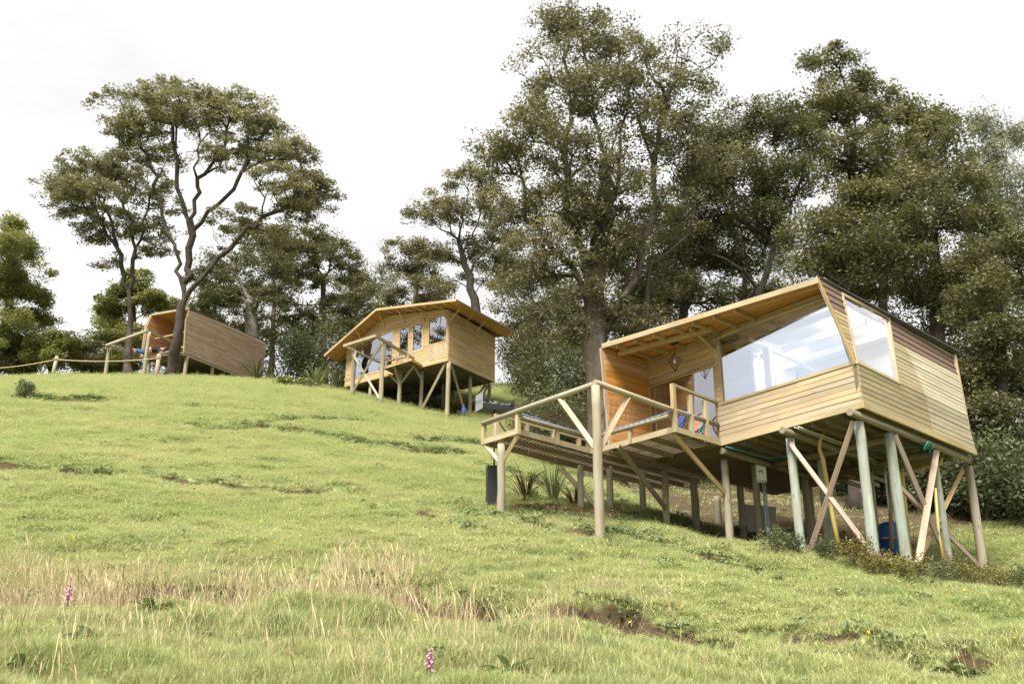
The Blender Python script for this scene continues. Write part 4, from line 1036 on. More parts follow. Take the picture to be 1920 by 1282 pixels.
for k in (.7, 1.7, 2.7): MB().beam(at(A, 7.56) + ef * .55 + e1 * k, at(A, 7.56) + ef * (LL - .15) + e1 * k, .10, .14).build('ceiling_beam', M['white'], near)
MB().beam(at(A, 7.50) + ef * (LL - .75) + e1 * .25, at(A, 7.50) + ef * (LL - .75) + e1 * 3.3, .12, .16).build('ceiling_beam', M['white'], near)
MB().beam(at(A, 5.4) + ef * (LL - .8) + e1 * 1.0, at(A, 7.42) + ef * (LL - .8) + e1 * 1.0, .16, .16, up=e1).build('inner_post', M['white'], near)
MB().beam(at(A, 5.4) + ef * (LL - .62) + e1 * 1.3, at(A, 7.3) + ef * (LL - .62) + e1 * 1.3, .10, .10, up=e1).build('inner_post', M['white'], near)
for a, k in ((.9, 1.2), (LL - .35, 1.9), (.55, 2.3)):
    c = at(A, 7.655) + ef * a + e1 * k; MB().tube([c, c - V(0, 0, .02)], .055, 14).build('downlight', M['lamp_on'], near)
    ld = bpy.data.lights.new('downlight_glow', 'POINT'); ld.energy = 14; ld.shadow_soft_size = .05; ld.color = (1.0, .93, .84)
    lo_ = bpy.data.objects.new('downlight_glow', ld); COL.objects.link(lo_); lo_.parent = near; lo_.location = tuple(c - V(0, 0, .10) - origin_of(near))
# porch back room seen through the glass door
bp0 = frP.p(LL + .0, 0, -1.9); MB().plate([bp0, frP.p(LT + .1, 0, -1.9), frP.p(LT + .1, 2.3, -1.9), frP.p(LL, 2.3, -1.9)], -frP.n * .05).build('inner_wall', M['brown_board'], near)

# ------------------------------------------------------------------ the middle cabin
def c2(x, y): return (600 + x / 4.8, 540 + y / 4.8)
A2 = onz(*c2(1150, 650), 16); FL2 = onz(*c2(225, 885), 16); B2 = onz(*c2(1570, 843), 16)
f2 = unit(FL2 - A2); s2 = unit(B2 - A2); FLn = float(np.linalg.norm(FL2 - A2)); SLn = float(np.linalg.norm(B2 - A2))
mid = empty('cabin', tuple(at(A2, 13.1)), 'gabled timber cabin on stilts halfway up the slope with four dark windows', 'cabin', 'timber cabins on stilts')
n2 = V(-f2[1], f2[0], 0); n2 = n2 if n2[1] < 0 else -n2
w2 = Pl(A2 + V(0, 0, .08), f2, Z3, n2); sd2 = Pl(A2 + V(0, 0, .08), s2, Z3, V(s2[1], -s2[0], 0))
def h2(x, y): return w2.hit(*c2(x, y))
RG = 4.35     # ridge position along the front
def wt2(s): return 2.62 + (3.26 - 2.62) * s / RG if s < RG else 3.26 - (3.26 - 1.95) * (s - RG) / (FLn - RG)
poly_r = [(0, 0), (RG, 0), (RG, wt2(RG)), (0, wt2(0))]; poly_l = [(RG, 0), (FLn, 0), (FLn, wt2(FLn)), (RG, wt2(RG))]
def rect2(bl, br, tr, tl): return [h2(*bl), h2(*br), h2(*tr), h2(*tl)]
W4 = rect2((1140, 480), (978, 515), (985, 275), (1150, 240)); W3 = rect2((922, 557), (833, 580), (840, 330), (930, 310)); W2 = rect2((797, 600), (712, 622), (720, 367), (805, 347)); BW = rect2((650, 722), (318, 800), (322, 470), (668, 375))
for w in (W4, W3, W2, BW):
    s0, s1 = sorted((np.mean([w[0][0], w[3][0]]), np.mean([w[1][0], w[2][0]]))); b0 = (w[0][1] + w[1][1]) / 2; t0 = w[3][1], w[2][1]
    w[:] = [(s0, b0), (s1, b0), (s1, t0[1]), (s0, t0[0])]
BW[2] = (BW[2][0], min(BW[2][1], wt2(BW[2][0]) - .2)); BW[3] = (BW[3][0], min(BW[3][1], wt2(BW[3][0]) - .2))
hr = [W4, W3, W2, BW]
fr2 = wall_with_holes(w2, poly_r, hr, .08, 'front_wall', M['interior_grey'], mid)
fr2b = wall_with_holes(w2, poly_l, [BW], .08, 'front_wall', M['interior_grey'], mid)
PN = [(W4[0][0] - .02, .10), (W4[1][0] + .02, .10), (W4[1][0] + .02, W4[0][1] - .06), (W4[0][0] - .02, W4[0][1] - .06)]
cladding(w2, poly_r, hr + [PN], .125, fr2, M['honey'], gap=.010, tilt=.009); cladding(w2, poly_l, [BW], .125, fr2b, M['honey'], gap=.010, tilt=.009)
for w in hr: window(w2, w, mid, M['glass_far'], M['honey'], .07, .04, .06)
npn = 9
for i in range(npn):
    x0 = PN[0][0] + (PN[1][0] - PN[0][0]) * i / npn; x1 = PN[0][0] + (PN[1][0] - PN[0][0]) * (i + 1) / npn
    mb = MB(); q_ = [(x0 + .004, PN[0][1]), (x1 - .004, PN[0][1]), (x1 - .004, PN[2][1]), (x0 + .004, PN[2][1])]; hexa(mb, [w2.p(*k, .0) for k in q_], [w2.p(*k, .035) for k in q_]); mb.build('panel_board', M['pale'], fr2)
spoly = [(0, 0), (SLn, 0), (SLn, 2.42), (0, 2.60)]
sw2 = slab(sd2, spoly, .08, 'side_wall', M['dark_under'], mid); cladding(sd2, spoly, [], .125, sw2, M['honey'], gap=.010, tilt=.009)
MB().plate([at(FL2, 16.05), at(FL2 + s2 * SLn, 16.05), at(FL2 + s2 * SLn, 17.9), at(FL2, 18.0)], -f2 * .08).build('far_side_wall', M['honey'], mid)
MB().plate([at(B2, 16.05), at(FL2 + s2 * SLn, 16.05), at(FL2 + s2 * SLn, 17.9), at(A2 + f2 * RG + s2 * SLn, 19.2), at(B2, 18.5)], -s2 * .08).build('rear_wall', M['honey'], mid)
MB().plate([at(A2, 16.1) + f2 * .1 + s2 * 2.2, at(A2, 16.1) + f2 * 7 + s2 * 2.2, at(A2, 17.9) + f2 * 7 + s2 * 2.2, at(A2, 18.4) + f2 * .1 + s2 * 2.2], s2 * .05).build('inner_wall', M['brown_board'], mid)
# gable roof with wide eaves
ov, so_, lo_ = .80, 1.08, .95
zr = 16.08 + 3.36; zre = zr - (3.26 - 2.62) / RG * (RG + .0) ; sl_r = (3.26 - 2.62) / RG; sl_l = (3.26 - 1.95) / (FLn - RG)
def rp(s, k, dz=0.0): return at(A2 + f2 * s + s2 * k, zr - (sl_r * (RG - s) if s < RG else sl_l * (s - RG)) + dz)
for s0, s1, nm in ((-so_, RG, 'r'), (RG, FLn + lo_, 'l')):
    rf = MB().plate([rp(s0, -ov), rp(s1, -ov), rp(s1, SLn + .95), rp(s0, SLn + .95)], V(0, 0, .05)).build('roof', M['shingle'], mid)
    nbd = 10
    for i in range(nbd):
        k = -ov + .01 + i * .135; MB().plate([rp(s0 + .01, k, -.018), rp(s1 - .005, k, -.018), rp(s1 - .005, k + .128, -.018), rp(s0 + .01, k + .128, -.018)], V(0, 0, .016)).build('soffit_board', M['orange'], rf)
    if nm == 'r':
        for i in range(9):
            s = -so_ + i * .125; MB().plate([rp(s + .005, .55, -.018), rp(s + .12, .55, -.018), rp(s + .12, SLn + .92, -.018), rp(s + .005, SLn + .92, -.018)], V(0, 0, .016)).build('soffit_board', M['orange'], rf)
    MB().beam(rp(s0, -ov - .015, .0), rp(s1, -ov - .015, .0), .03, .12, up=(0, 0, 1)).build('fascia', M['honey'], mid)
MB().beam(rp(-so_ - .015, -ov, .0), rp(-so_ - .015, SLn + .95, .0), .03, .10).build('fascia', M['shingle'], mid)
for i in range(13):
    s = -.35 + i * .66; MB().beam(rp(s, -ov + .03, -.065), rp(s, .02, -.065), .05, .08).build('rafter', M['honey'], mid)
for s in (.12, 1.55, 3.0, 4.4, 5.9): MB().beam(w2.p(s, wt2(s) - .55, .03), rp(s, -.52, -.09), .05, .05).build('knee_brace', M['honey'], mid)
for k in (.05, 1.1, 2.2): MB().beam(sd2.p(k, 2.0, .03), rp(-so_ + .30, k, -.06), .05, .05).build('knee_brace', M['honey'], mid)
# floor and stilts
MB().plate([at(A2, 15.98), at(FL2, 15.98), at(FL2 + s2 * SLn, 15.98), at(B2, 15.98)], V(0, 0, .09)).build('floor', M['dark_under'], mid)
MB().beam(at(A2, 16.02) + n2 * .02 - f2 * .04, at(FL2, 16.02) + n2 * .02, .06, .12).build('sill_beam', M['honey'], mid)
MB().beam(at(A2, 16.02) - f2 * .02, at(B2, 16.02) - f2 * .02, .06, .12).build('sill_beam', M['honey'], mid)
for i in range(6): p0 = at(A2, 15.92) + f2 * (.3 + i * 1.3) + s2 * .1; MB().beam(p0, p0 + s2 * (SLn - .2), .06, .10).build('floor_joist', M['dark_under'], mid)
Q2 = {}
for nm, top, zt, rr in [('a', (724, 735), 15.95, .10), ('b', (918, 740), 15.95, .095), ('c', (1160, 665), 15.95, .11), ('d', (1352, 785), 15.95, .095), ('e', (1525, 870), 15.95, .10), ('f', (458, 850), 15.95, .09), ('g', (1110, 860), 15.95, .08), ('h', (1210, 942), 15.95, .09)]:
    Q = onz(*c2(*top), 15.95); Q2[nm] = Q; post(mid, Q, zt, rr, M['log'])
for s, k in ((6.6, 2.6), (4.8, 3.2), (2.6, 3.9)): P = A2 + f2 * s + s2 * k; post(mid, P, 15.95, .09, M['log'])
for nm, top, bot in (('p', (310, 575), 965), ('q', (572, 490), 1040)):
    Q = onz(*c2(*top), 16.5); Q2[nm] = Q; post(mid, Q, 16.52, .11, M['log'])
D4 = onz(*c2(820, 645), 16); D3 = onz(*c2(570, 722), 16); J2 = onz(*c2(930, 708), 16)
dq = [at(J2, 15.98), at(D4, 15.98), at(D3, 15.98), at(D3 + (J2 - D4), 15.98)]
dk2 = MB().plate(dq, V(0, 0, .05)).build('deck', M['dark_under'], mid)
for i in range(12):
    u = (i + .5) / 12; p0 = at(D4 + (D3 - D4) * u, 16.045); MB().beam(p0, p0 + (J2 - D4) * V(1, 1, 0), .15, .025).build('deck_board', M['honey'], dk2)
for p, q_ in ((D4, D3), (D4, J2)): MB().beam(at(p, 16.01), at(q_, 16.01), .05, .12).build('fascia', M['honey'], mid)
rl = [onz(*c2(*k), 16.55) for k in ((215, 520), (500, 430), (870, 650), (545, 675))]
MB().beam(rl[0], rl[1], .10, .13).build('rail', M['log'], mid); MB().beam(rl[1], rl[2], .10, .13).build('rail', M['log'], mid)
MB().tube([rl[0], rl[3]], .05, 8).build('rail', M['log'], mid); MB().tube([rl[3], onz(*c2(812, 608), 16.5)], .05, 8).build('rail', M['log'], mid)
for k in (.1, .5, .9): p = at(D4 + (D3 - D4) * k, 0); MB().beam(at(p, 16.0), at(p, 16.34), .08, .08, up=f2).build('rail_post', M['log'], mid)
nm_ = MB()
for k in range(1, 12):
    t = k / 12; nm_.tube([rl[0] + (rl[3] - rl[0]) * t, rl[1] + (rl[2] - rl[1]) * t - V(0, 0, .0)], .010, 3, cap=False); nm_.tube([rl[0] + (rl[1] - rl[0]) * t, rl[3] + (rl[2] - rl[3]) * t], .010, 3, cap=False)
tag(nm_.build('net', M['net'], mid), kind='stuff')
def g2(nm, k): z0 = gz(Q2[nm][0], Q2[nm][1]); return z0 + (15.95 - z0) * k
fo2 = n2 * .12
brace(mid, at(Q2['p'], g2('p', 1.22)) + fo2, at(Q2['q'], g2('q', .12)) + fo2, .10, .05, 'log'); brace(mid, at(Q2['q'], g2('q', 1.18)) + fo2 * 1.3, at(Q2['p'], g2('p', .02)) + fo2 * 1.3, .10, .05, 'log')
za = vz(Q2['a'], 540 + 870 / 4.8)
for tgt in ((668, 705), (850, 695), (605, 760)): brace(mid, at(Q2['a'], za), onz(*c2(*tgt), 15.98), .10, .07, 'log')
brace(mid, at(Q2['b'], vz(Q2['b'], 540 + 825 / 4.8)), onz(*c2(850, 712), 15.98), .10, .07, 'log')
brace(mid, onz(*c2(1135, 665), 15.98), at(Q2['b'], gz(*Q2['b'][:2]) + .05) + n2 * .1 + V(.1, 0, 0), .12, .09, 'log')
dd_ = gp(*c2(1310, 1150)); brace(mid, onz(*c2(1185, 695), 15.98), dd_, .11, .06, 'log')
brace(mid, onz(*c2(1510, 875), 15.9), gp(*c2(1375, 1150)), .11, .06, 'log'); brace(mid, onz(*c2(1490, 870), 15.9), at(Q2['d'], gz(*Q2['d'][:2]) + .5), .11, .06, 'log')

# ------------------------------------------------------------------ the far cabin
def c3(x, y): return (150 + x / 5.053, 560 + y / 5.053)
A3 = onz(*c3(985, 510), 18); B3 = onz(*c3(1530, 728), 18); ang3 = math.degrees(math.atan2(B3[1] - A3[1], B3[0] - A3[0])); s3 = unit((B3 - A3) * V(1, 1, 0))
far = empty('cabin', tuple(at(A3, 16.6)), 'small box cabin on the hilltop with a blank board wall and open front', 'cabin', 'timber cabins on stilts')
w3 = Pl(A3, s3, Z3, V(s3[1], -s3[0], 0))
ct, ct2, bt = w3.hit(*c3(1005, 195)), w3.hit(*c3(1035, 90)), w3.hit(*c3(1757, 415))
poly3 = [(0, 0), (bt[0], 0), bt, ct2, (ct[0], ct[1])]
k3 = V(math.cos(R(158)), math.sin(R(158)), 0); W3n = 2.55
sw3 = slab(w3, poly3, .08, 'side_wall', M['dark_under'], far); cladding(w3, poly3, [], .135, sw3, M['grey_wood'], gap=.013, tilt=.016, joint=2.2)
lw0 = A3 + k3 * W3n
l3 = Pl(lw0, s3, Z3, V(s3[1], -s3[0], 0)); lpol = [(-.25, 0), (bt[0], 0), bt, ct2, (ct[0] - .1, ct[1] * .98)]
lw3 = slab(l3, lpol, .08, 'porch_side_wall', M['grey_wood'], far); cladding(l3, lpol, [], .15, lw3, M['orange'], th=.012, gap=.006, tilt=.002, joint=2.0)
MB().plate([w3.p(*ct2), l3.p(*ct2), l3.p(*bt), w3.p(*bt)], V(0, 0, .07)).build('roof', M['roofing'], far)
MB().plate([w3.p(ct2[0], ct2[1] - .02), l3.p(ct2[0], ct2[1] - .02), l3.p(ct2[0] + 2.2, ct2[1] - .02), w3.p(ct2[0] + 2.2, ct2[1] - .02)], V(0, 0, -.03)).build('soffit', M['orange'], far)
MB().plate([w3.p(1.7, 0), l3.p(1.7, 0), l3.p(1.7, ct2[1] - .06), w3.p(1.7, ct2[1] - .06)], s3 * .06).build('porch_wall', M['orange'], far)
MB().beam(w3.p(.1, 1.25, -.1), l3.p(.4, 1.25, .1), .09, .09).build('rail', M['golden'], far)
MB().beam(w3.p(ct2[0], ct2[1], .02), l3.p(ct2[0], ct2[1], -.02), .04, .12).build('fascia', M['frame'], far)
MB().beam(l3.p(-.25, 0, -.1), l3.p(ct[0] - .1, ct[1], -.1), .10, .07).build('corner_trim', M['frame'], far); MB().beam(l3.p(ct[0] - .1, ct[1], -.1), l3.p(*ct2, -.1), .10, .07).build('corner_trim', M['frame'], far)
MB().beam(w3.p(0, 0, .0), w3.p(ct[0], ct[1], .0), .07, .07, up=s3).build('corner_trim', M['frame'], far)
fl3 = [at(A3, 17.93) - s3 * .1, at(A3, 17.93) + s3 * bt[0], at(lw0, 17.93) + s3 * bt[0], at(lw0, 17.93) - s3 * .2]
MB().plate(fl3, V(0, 0, .07)).build('floor', M['dark_under'], far)
MB().beam(at(A3, 17.9) - s3 * .05, at(A3, 17.9) + s3 * bt[0], .09, .10).build('sill_beam', M['log'], far)
MB().beam(at(A3, 17.94), onz(*c3(640, 640), 17.94), .08, .12).build('sill_beam', M['log'], far)
Q3 = {}
for nm, top, zt in (('a', (1015, 535), 17.9), ('b', (1255, 635), 17.9), ('c', (1490, 738), 17.9)): Q = onz(*c3(*top), 17.95); Q3[nm] = Q; post(far, Q, zt, .11, M['log'])
for s, w in ((1.5, 2.2), (3.5, 2.2), (.1, 2.4)): post(far, A3 + s3 * s + k3 * w, 17.9, .10, M['log'])
for nm, top in (('d', (278, 470)), ('e', (655, 325))): Q = onz(*c3(*top), 18.4); Q3[nm] = Q; post(far, Q, 18.45, .10, M['log'])
r3 = [onz(*c3(*k), 18.5) for k in ((250, 440), (635, 300), (968, 452), (600, 575))]
MB().beam(r3[0], r3[1], .10, .12).build('rail', M['log'], far); MB().beam(r3[1], r3[2], .10, .12).build('rail', M['log'], far); MB().beam(r3[0], r3[3], .09, .10).build('rail', M['log'], far); MB().beam(r3[3], at(A3, 18.35), .08, .10).build('rail', M['log'], far)
nm_ = MB(); netz = lambda u, v: (1 - u) * (1 - v) * r3[0] + u * (1 - v) * r3[1] + u * v * r3[2] + (1 - u) * v * r3[3] - V(0, 0, .18 * math.sin(math.pi * u) * math.sin(math.pi * v))
for k in range(0, 17):
    t = k / 16; nm_.tube([netz(t, j / 6) for j in range(7)], .008, 3, cap=False); nm_.tube([netz(j / 6, t) for j in range(7)], .008, 3, cap=False)
tag(nm_.build('net', M['net'], far), kind='stuff')
# ------------------------------------------------------------------ trees, from the giant outwards
BT = 'trees growing on the hilltop'; FT = 'forest trees behind the near cabin'
_, garr, grad_ = tree('broadleaf_tree', 'tallest tree with a thick trunk and towering crown behind the near porch', 'tree', (2.75, 31.0, gz(2.75, 31.0)),
     [(1118, 840, 0), (1122, 700, 0), (1118, 600, 0), (1120, 500, 0), (1128, 400, 0), (1135, 300, 0)], 31.0, .46,
     [(1150, 85, 0, 95, 60, 60), (1070, 60, .4, 60, 45, 35), (1225, 110, -.3, 95, 70, 55), (1280, 190, 0, 80, 70, 50), (1050, 180, 0, 90, 65, 55), (1150, 190, -1.2, 110, 70, 60), (1010, 270, -.5, 85, 65, 55), (1090, 290, -1.5, 100, 70, 60), (1225, 270, -.6, 105, 75, 60),
      (960, 320, .3, 60, 50, 35), (1040, 370, -.8, 85, 60, 45), (1160, 380, -1.2, 95, 60, 45), (1290, 330, .5, 65, 60, 35), (1000, 440, .4, 85, 50, 40), (1230, 420, .6, 80, 55, 35), (1060, 500, -.6, 95, 55, 40), (1180, 520, .9, 90, 55, 30), (985, 540, 1.0, 85, 55, 35), (1245, 560, 1.2, 70, 50, 22), (1030, 610, .8, 80, 45, 25), (1105, 560, -.5, 55, 40, 18), (1160, 610, -.3, 45, 50, 16), (1085, 640, .2, 45, 45, 18), (1150, 470, -.6, 60, 50, 22), (1110, 430, -.6, 55, 50, 22), (1200, 620, .8, 60, 50, 24), (960, 420, .5, 55, 40, 22)],
     'giant', 'bark', .165, 54, .50, .5, .30, FT, seed=1, wig=.13, stems=[([(1124, 640, 0), (1165, 560, -.3), (1205, 480, -.2), (1228, 380, 0), (1235, 270, 0), (1250, 170, 0)], .20), ([(1120, 560, 0), (1095, 480, -.3), (1070, 400, -.2), (1060, 300, 0), (1080, 180, 0)], .17), ([(1122, 690, 0), (1205, 610, .2), (1215, 500, .5), (1290, 440, .6), (1310, 350, .5)], .17), ([(1118, 610, 0), (1088, 520, .4), (1020, 450, .5), (980, 380, .5)], .13), ([(1124, 420, 0), (1160, 330, .2), (1175, 200, .2), (1160, 110, 0)], .14), ([(1120, 520, 0), (1140, 440, -.6), (1150, 360, -.7), (1120, 240, -.6)], .13)])
tree('spreading_tree', 'wide domed tree with bare visible branches in front of the hilltop cabin', 'tree', tuple(gp(322, 703)), [(322, 700, 0), (332, 640, 0), (340, 570, 0), (345, 545, 0)], 49.3, .30,
     [(345, 200, 0, 87, 26, 100), (440, 212, 0, 87, 28, 100), (265, 236, -.5, 69, 24, 80), (500, 258, .3, 67, 30, 84), (385, 228, -1.5, 101, 28, 76), (225, 248, .5, 47, 20, 44), (545, 300, 0, 56, 32, 68), (578, 352, 0, 45, 34, 72), (520, 345, -1.2, 65, 30, 68), (470, 290, 1.5, 67, 26, 44), (560, 400, .6, 54, 22, 48), (430, 410, .8, 56, 24, 24), (500, 440, .4, 56, 22, 32), (300, 300, .6, 56, 24, 28), (420, 300, -.6, 56, 22, 24)],
     'olive', 'bark_dark', .22, 40, .46, .36, .38, BT, seed=2, hollow=.75, zmin=-.1, light=.95, wig=.16, stems=[([(345, 550, 0), (353, 500, 0), (364, 430, 0), (370, 330, 0), (374, 250, 0)], .19), ([(346, 560, 0), (385, 515, 0), (420, 470, -.2), (450, 440, -.3), (510, 400, -.3), (555, 370, 0)], .15), ([(345, 560, 0), (330, 490, 0), (310, 420, .3), (290, 330, 0), (260, 260, 0)], .16), ([(364, 430, 0), (420, 370, 0), (465, 310, .2), (495, 255, .2)], .15), ([(364, 440, 0), (335, 350, -.4), (325, 250, -.4), (340, 190, 0)], .13), ([(372, 340, 0), (420, 270, -.5), (440, 200, 0)], .11)])
tree('spreading_tree', 'leaning tree with a long left-hand limb standing left of the hilltop cabin', 'tree', tuple(gp(240, 704)), [(240, 700, 0), (243, 620, 0), (242, 545, 0)], 53.0, .22,
     [(105, 345, 0, 53, 30, 60), (165, 325, 0, 66, 30, 72), (225, 320, .3, 66, 38, 68), (130, 390, -.5, 55, 24, 48), (200, 380, -.8, 77, 35, 68), (270, 360, .4, 61, 45, 60), (240, 430, .8, 66, 40, 48), (180, 450, .3, 33, 30, 24), (285, 430, .4, 50, 40, 36), (290, 480, .6, 38, 30, 20), (200, 500, 0, 22, 24, 12)],
     'olive', 'bark_dark', .22, 44, .46, .42, .38, BT, seed=3, light=.8, wig=.15, stems=[([(242, 545, 0), (225, 480, 0), (195, 425, -.2), (160, 390, -.2), (110, 355, 0)], .19), ([(242, 540, 0), (250, 470, 0), (240, 400, .2), (225, 330, .2)], .17), ([(225, 480, 0), (205, 400, .3), (170, 335, .2)], .11), ([(248, 480, 0), (275, 420, .3), (280, 360, .3)], .10)])
tree('conifer', 'dense feathery conifer at the left edge, pointed and yellow-green on top', 'tree', (-29.5, 58, gz(-29.5, 58)), [(10, 690, 0), (14, 620, 0), (18, 540, 0), (24, 470, 0), (27, 425, 0)], 58, .30,
     [(26, 425, 0, 14, 26, 14), (24, 470, 0, 36, 34, 34), (12, 520, -.6, 58, 38, 48), (40, 555, -.8, 52, 36, 44), (-25, 560, 0, 60, 50, 44), (10, 600, -.8, 74, 36, 50), (60, 600, .3, 32, 26, 24), (0, 650, 0, 80, 36, 44), (-40, 640, 0, 60, 40, 34)],
     'bright', 'bark_dark', .28, 120, .66, .6, .3, BT, seed=4, hollow=.4, light=.8, width=.3)
tree('leafy_tree', 'round yellow-green tree partly hidden behind the two leaning trunks', 'tree', (-24.8, 63, gz(-24.8, 63)), [(250, 690, 0), (252, 620, 0), (252, 560, 0)], 63, .22,
     [(250, 545, 0, 45, 30, 36), (215, 580, 0, 38, 28, 30), (285, 575, 0, 40, 34, 30), (230, 630, -.5, 46, 30, 32), (280, 640, 0, 42, 34, 28), (200, 610, .4, 22, 20, 12)],
     'bright', 'bark_dark', .27, 110, .66, .6, .3, BT, seed=5, hollow=.4, light=.85)
for i, (px, py, rx, ry, lf, lab) in enumerate([(95, 650, 42, 42, 'bright', 'rounded bushy tree on the crest next to the left-edge conifer'), (35, 668, 46, 40, 'dark', 'low dark tree on the crest below the left-edge conifer'), (160, 672, 34, 30, 'dark', 'small dark tree on the crest between the rope fence post and the leaning trunk'),
                                             (-20, 665, 40, 45, 'dark', 'dark tree cut off by the left edge of the picture on the crest'), (215, 675, 30, 28, 'bright', 'small bright tree on the crest behind the leaning trunk')]):
    b = ony(px, 712, 57 + i); tree('small_tree', lab, 'tree', (b[0], b[1], gz(b[0], b[1])), [(px, 706, 0), (px, 680, 0), (px, 655, 0)], 57 + i, .12,
         [(px, py - ry * .3, 0, rx * .7, ry * .55, 26), (px - rx * .5, py + ry * .25, 0, rx * .55, ry * .5, 22), (px + rx * .5, py + ry * .2, 0, rx * .55, ry * .5, 22), (px, py + ry * .5, -.6, rx * .8, ry * .5, 26)], lf, 'bark_dark', .26, 85, .56, .6, .3, BT, seed=30 + i, hollow=.3, zmin=-.7)
tree('twisted_tree', 'grey-brown tree with a thick pale trunk directly behind the blank wall of the hilltop cabin', 'tree', (-17.0, 61, gz(-17.0, 61)), [(470, 690, 0), (472, 620, 0), (470, 560, 0)], 61, .55,
     [(450, 455, 0, 60, 30, 36), (520, 460, .4, 60, 34, 36), (400, 500, 0, 50, 34, 30), (475, 505, -1, 80, 34, 40), (550, 510, .3, 42, 40, 28), (420, 560, -.5, 50, 32, 26), (530, 570, 0, 52, 34, 26), (465, 580, -.8, 60, 30, 24), (390, 600, .3, 30, 24, 12)],
     'dark', 'bark_pale', .24, 58, .60, .45, .35, BT, seed=6, light=.6, wig=.16, stems=[([(470, 570, 0), (440, 510, 0), (430, 460, 0)], .2), ([(471, 590, 0), (510, 530, 0), (530, 470, 0)], .2)])
tree('twisted_tree', 'rounded grey-green tree on the crest between the hilltop cabin and the gabled cabin', 'tree', (-12.3, 63, gz(-12.3, 63)), [(602, 700, 0), (604, 640, 0), (604, 580, 0), (606, 520, 0)], 63, .30,
     [(600, 445, 0, 50, 22, 28), (645, 470, 0, 45, 28, 30), (560, 465, 0, 40, 26, 26), (615, 490, -.8, 65, 30, 34), (670, 520, .3, 34, 34, 22), (575, 530, -.4, 45, 32, 24), (640, 560, -.3, 55, 34, 26), (580, 600, 0, 45, 36, 24), (650, 620, .4, 50, 34, 24), (540, 640, .8, 40, 40, 22)],
     'dark', 'bark', .24, 56, .58, .45, .35, BT, seed=7, light=.6)
for i, (D_, tp, lobes, lab) in enumerate([(67, [(510, 690, 0), (512, 600, 0), (515, 530, 0)], [(500, 480, 0, 60, 30, 34), (540, 530, 0, 55, 34, 32), (470, 550, 0, 55, 34, 30), (520, 590, -.5, 70, 34, 36), (470, 630, 0, 55, 34, 24)], 'full crest tree between the thick pale trunk and the rounded crest tree'),
        (68, [(668, 690, 0), (668, 620, 0), (665, 560, 0)], [(660, 520, 0, 45, 32, 28), (690, 560, 0, 35, 30, 22), (640, 570, 0, 45, 32, 26), (675, 610, -.5, 50, 32, 28), (620, 620, 0, 45, 32, 22)], 'full crest tree right behind the rounded one'),
        (66, [(405, 690, 0), (405, 620, 0), (400, 560, 0)], [(400, 520, 0, 45, 30, 26), (430, 570, 0, 50, 32, 28), (375, 580, 0, 38, 30, 22), (410, 620, -.5, 50, 32, 26)], 'full crest tree behind the roof of the hilltop cabin')]):
    b = ony(tp[0][0], 700, D_); tree('broadleaf_tree', lab, 'tree', (b[0], b[1], gz(b[0], b[1])), tp, D_, .24, lobes, 'dark', 'bark', .25, 66, .6, .5, .35, BT, seed=120 + i, light=.55, hollow=.5, zmin=-.5)
for i, (px, top, lab) in enumerate([(716, 500, 'thin spindly sapling left of the gabled roof against the sky'), (738, 520, 'second thin sapling touching the gabled roof'), (700, 560, 'short thin sapling beside the rounded tree on the crest')]):
    b = ony(px, 700, 64 + i); tree('sapling', lab, 'tree', (b[0], b[1], gz(b[0], b[1])), [(px, 700, 0), (px + 2, 640, 0), (px - 2, 590, 0), (px + 1, top + 25, 0)], 64 + i, .09,
        [(px, top + 12, 0, 16, 18, 10), (px + 8, top + 45, 0, 22, 22, 12), (px - 8, top + 80, 0, 22, 26, 12), (px, top + 115, 0, 24, 26, 10)], 'grey', 'bark_pale', .22, 26, .5, .7, .3, BT, seed=50 + i)
tree('open_tree', 'open-crowned tree with fine bare twigs rising behind the gabled cabin roof', 'tree', (-3.6, 56, gz(-3.6, 56)), [(880, 690, 0), (892, 620, 0), (890, 560, 0), (872, 500, 0), (860, 450, 0)], 56, .34,
     [(880, 345, 0, 55, 28, 30), (830, 385, 0, 50, 32, 26), (925, 380, 0, 45, 35, 28), (865, 410, -.8, 65, 32, 32), (800, 420, .3, 40, 26, 18), (920, 440, .4, 50, 35, 28), (860, 470, .8, 60, 35, 26), (820, 480, .4, 40, 30, 18), (905, 510, .4, 50, 35, 22), (850, 540, .8, 50, 28, 16)],
     'giant', 'bark_dark', .22, 62, .58, .5, .36, BT, seed=8, light=.7, wig=.17)
tree('open_tree', 'lower grey-green tree with an uneven crown left of the open-crowned one behind the gabled roof', 'tree', (-8.4, 60, gz(-8.4, 60)), [(775, 680, 0), (778, 600, 0), (780, 530, 0)], 60, .26,
     [(770, 470, 0, 38, 24, 24), (800, 500, 0, 40, 28, 24), (750, 510, 0, 28, 28, 18), (785, 540, -.5, 55, 30, 26), (745, 560, 0, 26, 30, 14), (820, 565, 0, 40, 30, 18)],
     'giant', 'bark', .23, 66, .58, .5, .36, BT, seed=9, light=.55)
